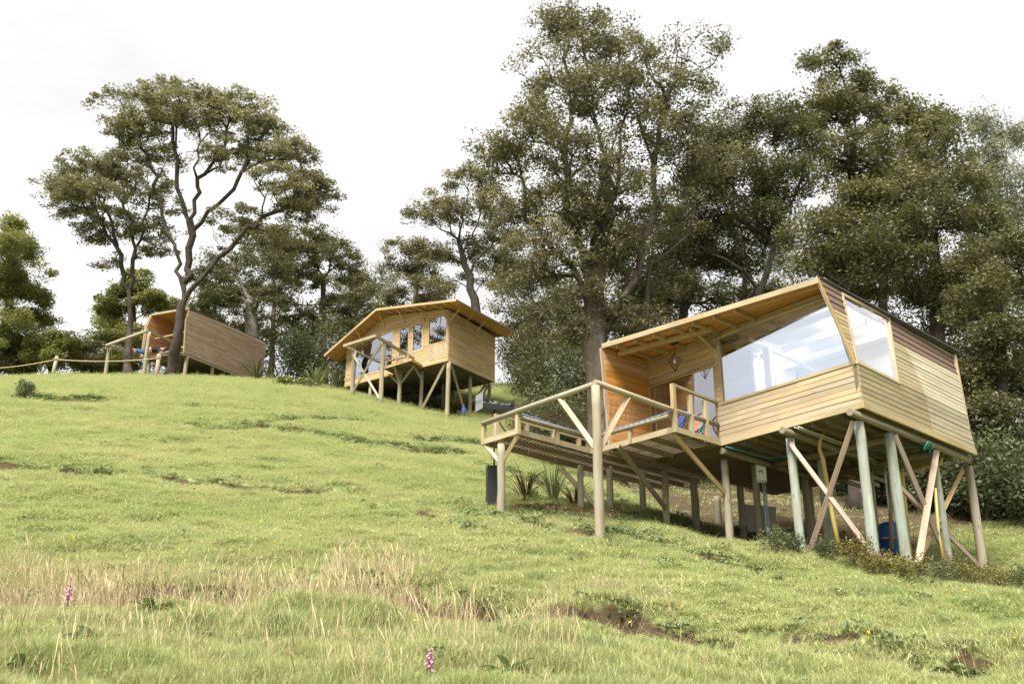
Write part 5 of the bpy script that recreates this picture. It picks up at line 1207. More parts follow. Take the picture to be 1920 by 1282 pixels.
# dark trees around and behind the giant
spec = [
 ('multi_stem_tree', 'dark tree with fanning bare stems right behind the roof of the near cabin', (1430, 640), 34.5, .22, [(1400, 700, 0), (1420, 560, 0), (1450, 470, 0)], [(1430, 235, 0, 85, 50, 50), (1350, 270, .4, 60, 50, 34), (1500, 260, .3, 70, 50, 36), (1390, 330, -.5, 90, 40, 40), (1480, 340, .2, 80, 45, 38), (1330, 370, .8, 60, 40, 26), (1430, 390, -.6, 75, 30, 26), (1300, 470, 1, 60, 40, 20), (1385, 300, .6, 75, 45, 40), (1345, 345, 1.0, 65, 45, 34), (1415, 375, .8, 75, 40, 36), (1350, 430, 1.4, 70, 40, 28), (1450, 440, 1.2, 70, 36, 26)], 'dark', 'bark_dark', .45, .40),
 ('broadleaf_tree', 'tall dark tree with the second-highest crown right of the giant, topped by two domes', (1590, 640), 38, .36, [(1560, 740, 0), (1570, 560, 0), (1585, 400, 0), (1600, 280, 0)], [(1585, 150, 0, 70, 36, 50), (1680, 205, .2, 70, 42, 46), (1520, 215, 0, 66, 40, 44), (1600, 220, -1, 100, 45, 50), (1720, 240, 0, 60, 45, 36), (1540, 290, -.6, 90, 45, 40), (1660, 300, -.8, 90, 50, 46), (1740, 320, .4, 60, 50, 34), (1600, 370, .4, 80, 40, 30)], 'dark', 'bark_dark', .35, .55),
 ('broadleaf_tree', 'lighter green tree bulging out in front above the peak of the near roof', (1600, 700), 30.5, .26, [(1590, 780, 0), (1600, 640, 0), (1610, 520, 0)], [(1610, 375, 0, 65, 42, 40), (1560, 420, -.4, 65, 42, 40), (1660, 430, -.2, 60, 42, 36), (1600, 465, -.8, 80, 40, 44), (1540, 500, 0, 60, 40, 30), (1680, 500, .2, 55, 40, 26), (1610, 540, -.4, 70, 36, 26)], 'dark', 'bark_dark', .32, .75),
 ('broadleaf_tree', 'broad dark tree with yellowish tufts standing right of the near roof', (1760, 760), 31.5, .32, [(1740, 830, 0), (1750, 680, 0), (1755, 540, 0), (1750, 430, 0)], [(1750, 290, 0, 70, 42, 40), (1700, 350, -.4, 70, 45, 42), (1800, 350, 0, 60, 45, 36), (1750, 410, -.9, 90, 45, 50), (1830, 430, .2, 50, 45, 30), (1690, 460, 0, 60, 45, 32), (1770, 500, -.7, 85, 45, 44), (1840, 530, .3, 50, 45, 26), (1720, 560, .2, 65, 40, 28), (1800, 600, -.2, 70, 45, 32)], 'dark', 'bark_dark', .33, .75),
 ('broadleaf_tree', 'dark leafy tree hanging over the right end of the near cabin at the picture edge', (1880, 820), 29, .26, [(1880, 900, 0), (1878, 740, 0), (1880, 600, 0)], [(1885, 480, 0, 60, 40, 34), (1850, 560, -.3, 60, 45, 36), (1930, 560, .3, 55, 45, 30), (1880, 640, -.5, 75, 45, 40), (1840, 700, 0, 50, 45, 28), (1920, 720, .2, 60, 45, 32), (1870, 780, -.3, 60, 45, 32)], 'dark', 'bark_dark', .32, .5),
 ('broadleaf_tree', 'shadowy tree filling the gap between the giant trunk and the near roof', (1290, 640), 36, .30, [(1270, 760, 0), (1275, 620, 0), (1290, 520, 0)], [(1300, 430, 0, 65, 50, 30), (1240, 480, 0, 60, 45, 28), (1350, 500, .5, 60, 45, 26), (1280, 540, -.5, 75, 45, 34), (1220, 580, .2, 60, 40, 26), (1350, 580, .4, 60, 40, 24)], 'dark', 'bark_dark', .38, .4),
 ('broadleaf_tree', 'dark low tree left of the giant trunk overlapping the right eave of the gabled cabin', (1000, 690), 55, .34, [(1010, 760, 0), (1008, 660, 0), (1005, 570, 0)], [(965, 490, 0, 55, 40, 32), (1020, 520, 0, 60, 42, 34), (945, 545, .2, 36, 34, 22), (990, 570, -.8, 75, 42, 44), (1060, 570, .3, 50, 45, 30), (985, 610, -.3, 40, 34, 26), (1020, 640, -.5, 70, 42, 36), (1070, 660, .2, 45, 40, 24)], 'dark', 'bark_dark', .3, .4),
 ('broadleaf_tree', 'tree with a leaning stem in the shade behind the giant trunk', (1180, 640), 39, .28, [(1170, 740, 0), (1180, 620, 0), (1200, 520, 0)], [(1190, 440, 0, 60, 45, 28), (1130, 500, .3, 55, 45, 26), (1240, 520, .3, 55, 45, 24), (1180, 570, -.5, 75, 45, 32), (1110, 600, .4, 55, 45, 26)], 'dark', 'bark_dark', .36, .35),
 ('broadleaf_tree', 'distant hazy green tree seen between the multi-stemmed tree and the near roof', (1400, 560), 48, .30, [(1390, 640, 0), (1395, 560, 0), (1400, 500, 0)], [(1390, 440, 0, 60, 40, 26), (1340, 490, 0, 55, 38, 24), (1450, 480, 0, 60, 40, 26), (1400, 530, -.5, 75, 40, 32), (1330, 560, .4, 55, 36, 22), (1470, 560, .4, 55, 36, 22)], 'grey', 'bark', .4, .5),
 ('broadleaf_tree', 'background tree in the dark between the two large crowns above the near roof', (1660, 600), 44, .32, [(1650, 720, 0), (1655, 560, 0), (1660, 460, 0)], [(1660, 380, 0, 75, 50, 32), (1720, 440, 0, 70, 45, 30), (1600, 460, 0, 70, 45, 30), (1670, 510, -.5, 90, 50, 40), (1750, 560, .3, 65, 45, 28), (1580, 560, .3, 60, 45, 28)], 'dark', 'bark_dark', .36, .35),
 ('broadleaf_tree', 'background tree at the far right behind the pale weeping tree', (1840, 700), 42, .30, [(1830, 800, 0), (1835, 640, 0), (1840, 520, 0)], [(1840, 420, 0, 65, 50, 32), (1900, 480, 0, 65, 50, 32), (1800, 520, 0, 60, 45, 28), (1870, 580, -.5, 80, 50, 38), (1920, 660, .3, 60, 50, 30), (1810, 660, .3, 60, 50, 28), (1870, 740, 0, 70, 45, 28)], 'dark', 'bark_dark', .36, .4),
]
for i, (nm, lab, (bx, by), D, tr_, trunk, lobes, lf, bk, alp, lt) in enumerate(spec):
    b = ony(trunk[0][0], trunk[0][1], D); nl = 66 if D < 40 else 56
    tree(nm, lab, 'tree', (b[0], b[1], gz(b[0], b[1])), trunk, D, tr_, lobes, lf, bk, .165 if D < 36 else .20, nl + 10, .56, .6, alp, FT, seed=60 + i, light=lt, hollow=.5, zmin=-.5, wig=.15)
tree('weeping_tree', 'pale grey-green weeping eucalyptus at the right edge of the picture', 'tree', (20.3, 40, gz(20.3, 40)), [(1875, 760, 0), (1878, 600, 0), (1874, 450, 0), (1866, 330, 0), (1862, 260, 0)], 40, .22,
     [(1850, 225, 0, 35, 22, 16), (1900, 260, 0, 40, 30, 20), (1845, 290, 0, 30, 34, 18), (1890, 330, -.4, 50, 36, 26), (1925, 370, 0, 45, 45, 24), (1860, 400, 0, 45, 45, 26), (1910, 470, -.4, 55, 45, 30), (1880, 540, 0, 45, 45, 24)],
     'grey', 'bark_pale', .26, 60, .45, 1.1, .35, FT, seed=90, droop=.9, width=.22, up=.1)
tree('weeping_tree', 'weeping eucalyptus beyond the right edge, mirrored in the side window of the near cabin', 'tree', (24.5, 25.5, gz(24.5, 25.5)), [(2700, 900, 0), (2700, 700, 0), (2705, 500, 0)], 25.5, .2,
     [(2700, 420, 0, 90, 60, 24), (2640, 520, 0, 90, 70, 26), (2760, 520, 0, 90, 70, 26), (2700, 620, 0, 110, 80, 30)], 'grey', 'bark_pale', .28, 50, .55, 1.1, .35, FT, seed=91, droop=.8, width=.25, up=.1)
tree('spreading_tree', 'tree beyond the left edge, mirrored in the windows of the gabled cabin', 'tree', (-29.5, 43, gz(-29.5, 43)), [(-340, 800, 0), (-340, 600, 0), (-345, 400, 0), (-345, 250, 0)], 43, .3,
     [(-345, 420, 0, 110, 50, 40), (-420, 500, 0, 90, 50, 30), (-270, 510, 0, 70, 50, 24), (-340, 560, 0, 120, 50, 34), (-340, 300, 0, 110, 60, 34), (-400, 200, 0, 100, 60, 30), (-300, 180, 0, 80, 60, 26), (-350, 90, 0, 90, 50, 26)], 'dark', 'bark_dark', .26, 60, .6, .5, .35, BT, seed=92)
tree('spreading_tree', 'second tree beyond the left edge, mirrored in the big window of the gabled cabin', 'tree', (-33.5, 48.5, gz(-33.5, 48.5)), [(-350, 760, 0), (-350, 600, 0), (-350, 400, 0), (-350, 250, 0)], 48.5, .3,
     [(-355, 420, 0, 110, 60, 36), (-350, 300, 0, 120, 60, 36), (-300, 200, 0, 90, 60, 30), (-380, 180, 0, 90, 60, 26), (-340, 560, 0, 110, 50, 26)], 'dark', 'bark_dark', .26, 60, .6, .5, .35, BT, seed=93)
# ------------------------------------------------------------------ undergrowth behind and beside the near cabin: each bush on its own
UG = 'bushes of the undergrowth behind the cabins'
ug = [((1040, 745), 40, 2.0, 2.6, 'rounded bush left of the giant trunk above the deck'), ((1012, 728), 46, 1.4, 1.9, 'grey-green bush right of the gabled cabin on the grass edge'), ((1085, 770), 34, 1.3, 1.8, 'bush beside the foot of the giant trunk behind the net'), ((1070, 700), 44, 2.0, 3.0, 'tall bush behind the rounded one left of the giant trunk'),
      ((1850, 960), 27.5, 1.6, 2.4, 'dark bush on the grass edge right of the last stilt'), ((1905, 980), 27, 1.5, 2.0, 'dark bush at the right picture edge on the grass'), ((1790, 930), 29, 1.7, 2.6, 'dark bush seen behind the last stilts of the near cabin'), ((1880, 860), 30, 2.0, 3.4, 'tall dark bush above the grass edge at the right'),
      ((1700, 930), 31, 1.8, 2.4, 'bush in the shade under the right end of the near cabin'), ((1940, 900), 29, 2.0, 3.2, 'bush cut off by the right picture edge'), ((1620, 930), 33, 1.9, 2.2, 'bush in the shade behind the blue drum'), ((1830, 800), 32, 2.0, 4.0, 'tall undergrowth bush right of the near side wall'),
      ((1250, 640), 40, 2.4, 3.6, 'bush behind the porch roof right of the giant trunk'), ((1350, 600), 42, 2.5, 3.6, 'bush behind the middle of the porch roof'), ((1450, 570), 42, 2.5, 4.0, 'bush behind the picture window roof edge'), ((1180, 660), 36, 1.8, 3.0, 'bush squeezed between the giant trunk and porch roof'), ((1720, 640), 40, 2.6, 4.5, 'large bush behind the shingled end of the near roof'), ((1560, 560), 46, 2.6, 4.0, 'bush far behind the peak of the near roof'), ((1000, 690), 55, 1.8, 2.6, 'bush under the dark low tree behind the gabled cabin')]
for i, ((px, py), D, rx, h, lab) in enumerate(ug):
    P = ony(px, py, D); bush('bush', lab, 'bush', (P[0], P[1], min(gz(P[0], P[1]), P[2] + 2)), rx, h, 5000, 'shrub' if i not in (1,) else 'giant', .15, UG, i, 8, lobes=11)
cr = [(395, 58, 2.0, 3.4), (545, 59, 2.0, 3.2), (590, 60, 2.2, 4.0), (640, 61, 2.2, 4.4), (690, 61, 2.0, 3.6), (735, 62, 1.8, 3.0), (520, 64, 2.4, 5.0), (600, 66, 2.6, 5.6), (680, 66, 2.4, 5.0), (760, 64, 2.0, 4.2), (440, 66, 2.6, 4.6), (180, 64, 2.0, 3.0), (270, 66, 2.2, 3.4)]
crl = ['just right of the low end of the hilltop cabin roof', 'right of the brownish flax by the hilltop cabin', 'under the rounded crest tree, left side', 'under the rounded crest tree, right side', 'between the rounded crest tree and the saplings', 'left of the gabled cabin eave', 'behind the low end of the hilltop cabin wall', 'behind the trunk of the rounded crest tree', 'behind the saplings on the crest', 'behind the left eave of the gabled cabin', 'behind the thick pale trunk on the crest', 'left of the leaning trunk on the crest', 'between the two big trunks on the hilltop']
for i, ((px, D, rx, h), lab) in enumerate(zip(cr, crl)):
    P = ony(px, 706, D); g = gz(P[0], P[1]); bush('bush', 'dark hilltop bush ' + lab, 'bush', (P[0], P[1], g), rx, h + max(0, (P[2] - g)), 3200, 'shrub' if i % 3 else 'dark', .19, 'bushes along the crest', 400 + i, 8, lobes=12)
fi = [(975, 62, 2.2, 4.6, 'behind the right eave of the gabled cabin'), (1010, 58, 2.4, 6.2, 'between the gabled cabin and the dark low tree'), (1040, 48, 2.2, 6.0, 'left of the giant trunk, tall and dense'), (1090, 44, 2.0, 5.4, 'touching the left of the giant trunk'), (1165, 42, 2.0, 5.4, 'just right of the giant trunk'), (1230, 46, 2.4, 6.6, 'behind the left end of the porch roof'), (1310, 46, 2.4, 6.4, 'behind the porch roof below the multi-stemmed tree'), (1390, 47, 2.4, 6.2, 'behind the porch roof near the knee brace'), (1480, 47, 2.4, 6.6, 'behind the picture window roof'), (1570, 46, 2.4, 6.8, 'behind the roof peak of the near cabin'), (1660, 44, 2.4, 7.0, 'behind the shingled edge, left part'), (1740, 43, 2.4, 7.0, 'behind the shingled edge, right part'), (1820, 42, 2.4, 7.0, 'above the far end of the near roof'), (1900, 42, 2.4, 7.4, 'at the right edge, tall and dark')]
for i, (px, D, rx, h, lab) in enumerate(fi):
    P = ony(px, 760, D); bush('bush', 'large forest bush ' + lab, 'bush', (P[0], P[1], gz(P[0], P[1])), rx, h, 6000, 'shrub' if i % 2 else 'dark', .17, UG, 420 + i, 9, lobes=16, light=.45)
hz = bush('bush', 'small dark bush alone on the grass at the left edge', 'bush', gp(45, 748), .55, .75, 900, 'shrub', .09, None, 300)
bush('flowering_bush', 'leafy bush with white blossoms left of the flax clumps by the gabled cabin', 'bush', gp(556, 728), 1.0, .75, 1500, 'bright', .13, None, 301, flowers=('white_flower', 160, .10))
bush('flowering_bush', 'small white-flowered bush behind the flax clumps by the gabled cabin', 'bush', gp(596, 724), .8, .8, 900, 'bright', .12, None, 302, flowers=('white_flower', 120, .10))
# planting under the gabled cabin
for i, (x, y, lab) in enumerate([(560, 990, 'left of the first forked stilt'), (640, 1000, 'behind the forked stilt'), (780, 1060, 'right of the forked stilt'), (860, 1070, 'before the second stilt'), (960, 1090, 'by the leaning log brace'), (1180, 1130, 'beside the blue bag'), (400, 950, 'between the two rail posts'), (1350, 1140, 'at the foot of the last stilts')]):
    P = gp(*c2(x, y)); bush('shrub', 'dark shrub under the gabled cabin ' + lab, 'shrub', P + V(0, .3, 0), .55, .95, 650, 'shrub' if i != 5 else 'amber', .10, 'shrubs planted under the gabled cabin', 310 + i)
FL_ = 'flax clumps by the cabins'
rosette('flax_plant', 'tall green flax clump right beside the left corner of the gabled cabin', 'plant', gp(632, 733) + V(0, .1, 0), 1.9, 64, 'flax', FL_, 1, .06, .55, .35)
rosette('flax_plant', 'green flax clump second from the gabled cabin, next to the white-flowered bush', 'plant', gp(590, 730) + V(0, .1, 0), 1.8, 60, 'flax', FL_, 2, .06, .6, .4)
rosette('flax_plant', 'brownish flax clump against the low end of the hilltop cabin wall', 'plant', gp(478, 715), 1.5, 60, 'flax_dark', FL_, 3, .06, .75, .4)
rosette('flax_plant', 'bronze-red flax clump under the deck of the near cabin', 'plant', gp(985, 940), .98, 60, 'red_leaf', FL_, 4, .028, .85, .45)
rosette('flax_plant', 'pale green upright flax clump under the deck right of the bronze one', 'plant', gp(1038, 945), 1.12, 55, 'flax', FL_, 5, .03, .42, .25)
rosette('flax_plant', 'dark flax clump under the deck beside the inner stilt', 'plant', gp(1078, 950), .75, 45, 'red_leaf', FL_, 6, .028, .8, .4)
rosette('flax_plant', 'small green flax clump left of the hilltop cabin stilts', 'plant', gp(505, 712), .9, 35, 'flax', FL_, 7, .05, .7, .4)
# flower bed with red blooms
bed = []
r_ = np.random.default_rng(77); Nn = 16000; t = r_.random(Nn); px = 965 + t * 330; py = 962 + t * 22 + (r_.random(Nn) - .5) * 34 * (1 - .55 * t)
pc = [gp(965 + k * 33, 962 + k * 2.2) for k in range(11)]; pc = np.array(pc)
cx = np.interp(t, np.linspace(0, 1, 11), pc[:, 0]); cy = np.interp(t, np.linspace(0, 1, 11), pc[:, 1]) + r_.normal(0, .28, Nn); cx += r_.normal(0, .12, Nn)
hh = .17 * (.5 + .5 * np.sin(cx * 5) * np.sin(cy * 6)) + .06; cz = gz_arr(cx, cy) + hh * r_.random(Nn)
o = link_mesh('flower_bed', quads_mesh('flower_bed', leaf_quads(np.c_[cx, cy, cz], np.full(Nn, .06), r_, .6, .3), 4, r_.random(Nn)), LEAF['shrub']); tag(o, 'low flower bed under the front of the near deck', kind='stuff')
kf = r_.choice(np.nonzero(t < .62)[0], 210); fz = gz_arr(cx[kf], cy[kf]) + hh[kf] + .07
o = link_mesh('flowers', quads_mesh('flowers', leaf_quads(np.c_[cx[kf], cy[kf], fz], np.full(len(kf), .036), r_, 1.0, .8), 4, r_.random(len(kf))), LEAF['red_flower']); tag(o, 'red and pink blooms in the bed under the near deck', kind='stuff')
# shrubs along the stilts at the right
SB = 'shrubs planted along the stilts of the near cabin'
sb = [(1450, 1040, .30, .55, 'shrub', 'in front of the stilt with the electric box'), (1492, 1045, .22, .5, 'shrub', 'at the foot of the first green stilt'), (1388, 1005, .16, .3, 'amber', 'beside the stilt at the deck corner'), (1555, 1055, .25, .45, 'shrub', 'before the yellow pipe'), (1606, 1070, .35, .65, 'amber', 'with orange tips between the pipe and the corner stilt'), (1640, 1082, .3, .45, 'amber', 'against the corner stilt'), (1672, 1086, .28, .45, 'amber', 'between the corner stilt and the next green stilt'), (1712, 1092, .32, .5, 'amber', 'before the crossed pale braces'),
      (1752, 1097, .32, .45, 'shrub', 'right of the crossed pale braces'), (1792, 1100, .34, .55, 'amber', 'with orange tips before the last braces'), (1830, 1104, .34, .5, 'amber', 'at the foot of the last brown stilt'), (1872, 1106, .36, .55, 'amber', 'right of the last brown stilt'), (1910, 1108, .36, .5, 'shrub', 'at the right edge of the shrub row'), (1945, 1110, .36, .5, 'amber', 'cut off at the end of the shrub row')]
for i, (px, py, rx, h, lf, lab) in enumerate(sb):
    bush('shrub', 'small low shrub ' + lab, 'shrub', gp(px, py), rx * 1.1, h * .98, 1100, lf, .05, SB, 330 + i, 10, lobes=16, width=.4, light=.7)
# bromeliads on the giant
BR = 'bromeliads growing on the giant tree'
for i, (px, py, dd, h, lab) in enumerate([(1082, 425, -.75, .75, 'largest bromeliad, on the left of the giant trunk below its crown'), (1062, 440, -.7, .5, 'bromeliad left of the largest one'), (1236, 635, -.2, .6, 'bromeliad on a low limb just above the porch roof'), (1218, 650, -.4, .55, 'bromeliad beside the one above the porch roof'), (1240, 365, -.6, .6, 'dark bromeliad on the right limb high in the crown'), (1150, 455, -.7, .45, 'small bromeliad in the middle of the giant trunk'), (1105, 350, -.7, .5, 'bromeliad high on the giant trunk'), (985, 518, .2, .5, 'bromeliad at the left side of the giant'), (1026, 588, -.2, .5, 'bromeliad low in the left branches of the giant'), (1180, 470, -.6, .5, 'bromeliad right of the trunk middle'), (1160, 560, -.55, .5, 'bromeliad low on the giant trunk')]):
    P = ony(px, py, 31 + dd); rosette('bromeliad', lab, 'plant', P, h, 26, 'brom', BR, 20 + i, .05, 1.1, .7, axis=(P[0] * .02 + (.4 if px > 1120 else -.4), -.8, .7))
# ------------------------------------------------------------------ foreground plants
FX = 'foxgloves in the foreground grass'
def foxglove(px, py, h, lab, seed, nb=14):
    r = np.random.default_rng(seed); b = gp(px, py); root = empty('foxglove', tuple(b), lab, 'flower', FX); lean = V(r.normal(0, .06), r.normal(0, .05), 0)
    MB().tube([b - V(0, 0, .05), b + V(0, 0, h * .5) + lean * .5, b + V(0, 0, h) + lean], [.006, .005, .002], 6).build('stem', M['stem'], root)
    mb = MB()
    for k in range(nb):
        u = .45 + .52 * k / nb; a = k * 2.4; s = .05 * (1.25 - u); p = b + V(0, 0, h * u) + lean * u; d = V(math.cos(a), math.sin(a), -.7); d = unit(d)
        mb.tube([p, p + d * s * .6, p + d * s * 1.15, p + d * s * 1.3], [.005, .011 * (1.4 - u), .015 * (1.4 - u), .019 * (1.4 - u)], 7, cap=False)
    f = mb.build('bells', LEAF['pink_flower'], root); return root
foxglove(800, 1292, .30, 'pink foxglove spike standing at the bottom edge of the picture', 1); foxglove(124, 1152, .34, 'pink foxglove among dry stalks at the left bank', 2, 10)
def broad_plant(px, py, n, ln, w, lab, seed):
    r = np.random.default_rng(seed); b = gp(px, py); V_, Q_, T_ = [], [], []
    for i in range(n):
        a = r.random() * 6.283; el_ = .25 + .9 * r.random(); L_ = ln * (.6 + .5 * r.random()); dv = V(math.cos(a), math.sin(a), 0); sd = V(-dv[1], dv[0], 0); b0 = len(V_); tv = r.random()
        for k in range(6):
            t = k / 5; p = dv * L_ * t * math.cos(el_) + V(0, 0, L_ * (t * math.sin(el_) - .45 * t * t)); ww = w * math.sin(math.pi * (t * .9 + .08)) * (.8 + .3 * r.random()); V_ += [p - sd * ww + V(0, 0, ww * .3), p, p + sd * ww + V(0, 0, ww * .3)]
        for k in range(5):
            for j in (0, 1): Q_.append((b0 + 3 * k + j, b0 + 3 * k + j + 1, b0 + 3 * k + 4 + j, b0 + 3 * k + 3 + j)); T_.append(tv)
    o = link_mesh('broadleaf_plant', indexed_mesh('broadleaf_plant', np.array(V_), np.array(Q_), True, np.array(T_)), LEAF['broad'], None, tuple(b)); tag(o, lab, 'plant', 'broad-leaved weeds in the foreground grass')
broad_plant(178, 1214, 12, .42, .06, 'broad-leaved dock plant in the lower left foreground grass', 1)
broad_plant(1805, 1280, 30, .38, .045, 'pale rosette weed at the bottom right corner', 2)
broad_plant(960, 1275, 14, .36, .055, 'broad-leaved weed at the bottom centre edge', 3)
broad_plant(285, 1155, 9, .36, .06, 'broad-leaved weed beside the cut bank at left', 4)
broad_plant(385, 1215, 8, .36, .055, 'small broad-leaved weed right of the dock plant', 5)
broad_plant(30, 1272, 9, .3, .045, 'broad-leaved weed in the bottom left corner', 6)
yx = []
for px, py in ((135, 1030), (137, 1024), (333, 1040), (512, 1032), (464, 988), (485, 990), (1000, 1150), (1277, 1164), (1184, 1190), (1228, 1152), (1493, 1098), (1512, 1112), (1810, 1122), (1778, 1122), (1635, 1220), (1908, 1223), (775, 1187), (112, 1068), (1100, 960), (1400, 1010), (662, 1054), (876, 1017), (700, 1010)):
    P = gp(px, py); yx.append(P + V(0, 0, .11))
r_ = np.random.default_rng(8); yx = np.repeat(np.array(yx), 5, 0) + r_.normal(0, .012, (len(yx) * 5, 3))
o = link_mesh('wild_flowers', quads_mesh('wild_flowers', leaf_quads(yx, np.full(len(yx), .04), r_, 1.6, .9), 4, r_.random(len(yx))), LEAF['yellow_flower']); tag(o, 'tiny yellow wild flowers dotted through the pasture grass', kind='stuff')
# lying dead grass along the bank, and leafy weeds along the terraces
r_ = np.random.default_rng(31); P = BK[0][0]; n = 420; xs = P[0, 0] + r_.random(n) ** 1.2 * (P[-1, 0] - P[0, 0]); ys = np.interp(xs, P[:, 0], P[:, 1]) + r_.normal(.05, .35, n)
xs = np.r_[xs, r_.uniform(-4.5, 3, 160)]; ys = np.r_[ys, r_.uniform(6.6, 10.5, 160)]; n = len(xs); s = r_.uniform(.4, .8, n)
scatter('dead_grass', [stalk_mesh('thatch_clump', 80 + i, False, .5) for i in range(4)], np.c_[xs, ys, gz_arr(xs, ys) + .05], np.c_[r_.normal(0, .9, n), r_.normal(0, .9, n), r_.random(n) * 6.283], np.c_[s, s, s], r_.integers(0, 4, n), 'bent and fallen dead grass lying over the foreground bank', STRAW)
def weed_mesh(seed):
    q = np.random.default_rng(seed); k = 34; a = q.random(k) * 6.283; d = .12 * np.sqrt(q.random(k)); c_ = np.c_[d * np.cos(a), d * np.sin(a), .01 + .09 * q.random(k) * (1 - d / .14)]
    return quads_mesh('weed_clump', leaf_quads(c_, np.full(k, .055), q, 1.0, .5), 4, q.random(k))
wx, wy = [], []
for bi, n, sp in ((3, 260, .8), (6, 160, .9), (2, 90, .5), (8, 180, .7), (4, 130, .5), (9, 200, .9), (0, 70, .4), (1, 30, .3), (7, 80, .3)):
    P = BK[bi][0]; t = r_.random(n); xs = P[0, 0] + t * (P[-1, 0] - P[0, 0]); wx.append(xs + r_.normal(0, .1, n)); o_ = np.argsort(P[:, 0]); wy.append(np.interp(xs, P[o_, 0], P[o_, 1]) + r_.normal(.05, sp, n))
xx_, yy_, rr_, _ = polar_points(700, 6, 50, 1.2, 30, 9); wx.append(xx_); wy.append(yy_)
wx, wy = np.concatenate(wx), np.concatenate(wy); n = len(wx); s = r_.uniform(.5, 1.3, n) * (1 + np.hypot(wx, wy) / 60)
scatter('weeds', [weed_mesh(70 + i) for i in range(4)], np.c_[wx, wy, gz_arr(wx, wy)], np.c_[np.zeros(n), np.zeros(n), r_.random(n) * 6.283], np.c_[s, s, s], r_.integers(0, 4, n), 'small dark leafy weeds along the terrace edges of the hill', LEAF['broad'])
# weathered boards and sticks lying on the slope
for (p0, p1, rr, lab) in [((634, 845), (668, 850), .05, 'short pale log lying alone on the slope'), ((862, 858), (922, 866), .05, 'long pale log lying on the slope left of the black grill'), ((1668, 1164), (1705, 1170), .012, 'thin bleached stick on the grass below the shrub row')]:
    a, b = gp(*p0), gp(*p1); c = (a + b) / 2; c[2] = gz(c[0], c[1]); o = MB().tube([a + V(0, 0, rr * .8), c + V(0, 0, rr * 1.3), b + V(0, 0, rr * .7)], [rr, rr * 1.1, rr * .7], 8).build('fallen_log', M['log'], None, a); tag(o, lab, 'log')
tim = empty('timber_offcut', tuple(gp(132, 708)), 'reddish boards lying on the crest beside the rope fence post', 'timber')
for (x0, y0, z0), (x1, y1, z1) in (((116, 706, .06), (142, 703, .28)), ((122, 708, .06), (150, 706, .05)), ((128, 707, .1), (140, 699, .3))):
    a, b = ony(x0, y0, 49.8), ony(x1, y1, 49.8); a[2] = gz(a[0], a[1]) + z0; b[2] = gz(b[0], b[1]) + z1; MB().beam(a, b, .12, .03).build('board', M['brown_board'], tim)
# ------------------------------------------------------------------ rope fence at the left
b1 = gp(97, 708); b2 = onz(*c3(735, 715), 17.0); b2 = at(b2, gz(b2[0], b2[1])); b2 = ony(*c3(722, 728), 48.4); b2 = at(b2, gz(b2[0], b2[1]))
fence = empty('rope_fence', tuple(b1), 'two wooden posts with a sagging rope on the crest at the left', 'fence')
t1 = ony(107, 668, b1[1]); t2 = ony(*c3(750, 525), b2[1])
MB().tube([b1 - V(0, 0, .3), t1], [.10, .085], 10).build('post', M['log'], fence); MB().tube([b2 - V(0, 0, .3), t2], [.11, .09], 10).build('post', M['brace'], fence)
k1, k2 = b1 + (t1 - b1) * .86, b2 + (t2 - b2) * .84; k0 = ony(-90, 690, 50)
rp_ = MB(); sag = lambda a, b, s: [a + (b - a) * t - V(0, 0, s * 4 * t * (1 - t)) for t in np.linspace(0, 1, 14)]
rp_.tube(sag(k0, k1, .22) + sag(k1, k2, .14)[1:], .022, 6); rp_.tube([k2 + V(.11 * math.cos(a), .11 * math.sin(a), .05 * a / 6 - .05) for a in np.linspace(0, 18, 40)], .022, 6); rp_.tube([k1 + V(.11 * math.cos(a), .11 * math.sin(a), .04 * a / 6 - .04) for a in np.linspace(0, 12, 28)], .022, 6)
rp_.build('rope', M['rope'], fence)
# ------------------------------------------------------------------ black grill on its pole
gb = ony(922, 944, 21.35); gb = at(gb, gz(gb[0], gb[1]))
grill = empty('grill', tuple(gb), 'black metal grill trough with steel end plate on a thin pole beside the deck', 'grill')
g0 = at(gb, vz(gb, 942)) ; MB().beam(at(gb, gb[2] - .1), at(gb, vz(gb, 874)), .24, .22, up=(1, .2, 0)).build('base_box', M['black'], grill)
pol = ony(926.5, 870, 21.35); MB().tube([at(pol, pol[2] - .1), at(pol, vz(pol, 771))], .017, 8).build('pole', M['black'], grill)
tz = vz(pol, 771); gl0, gl1 = ony(899, 762, 21.2), ony(958, 771, 21.55); gl0[2] = gl1[2] = tz + .0; gd = unit((gl1 - gl0) * V(1, 1, 0)); gn = V(-gd[1], gd[0], 0)
W_ = float(np.linalg.norm(gl1 - gl0)); mb = MB(); c_ = (gl0 + gl1) / 2
P8 = lambda a, b, z: c_ + gd * a + gn * b + V(0, 0, z)
mb.plate([P8(-W_ / 2, -.16, 0), P8(W_ / 2, -.16, 0), P8(W_ / 2, .16, 0), P8(-W_ / 2, .16, 0)], V(0, 0, .015))
mb.plate([P8(-W_ / 2, .165, 0), P8(W_ / 2, .165, 0), P8(W_ / 2, .165, .26), P8(-W_ / 2, .165, .26)], gn * .012)
mb.plate([P8(-W_ / 2, -.165, 0), P8(W_ / 2, -.165, 0), P8(W_ / 2, -.165, .11), P8(-W_ / 2, -.165, .11)], -gn * .012)
mb.plate([P8(W_ / 2, -.16, 0), P8(W_ / 2, .16, 0), P8(W_ / 2, .16, .28), P8(W_ / 2, -.16, .28)], gd * .012); mb.build('trough', M['black'], grill)
MB().plate([P8(-W_ / 2 - .004, -.17, -.01), P8(-W_ / 2 - .004, .17, -.01), P8(-W_ / 2 - .004, .17, .35), P8(-W_ / 2 - .004, -.17, .35)], -gd * .012).build('end_plate', M['steel'], grill)
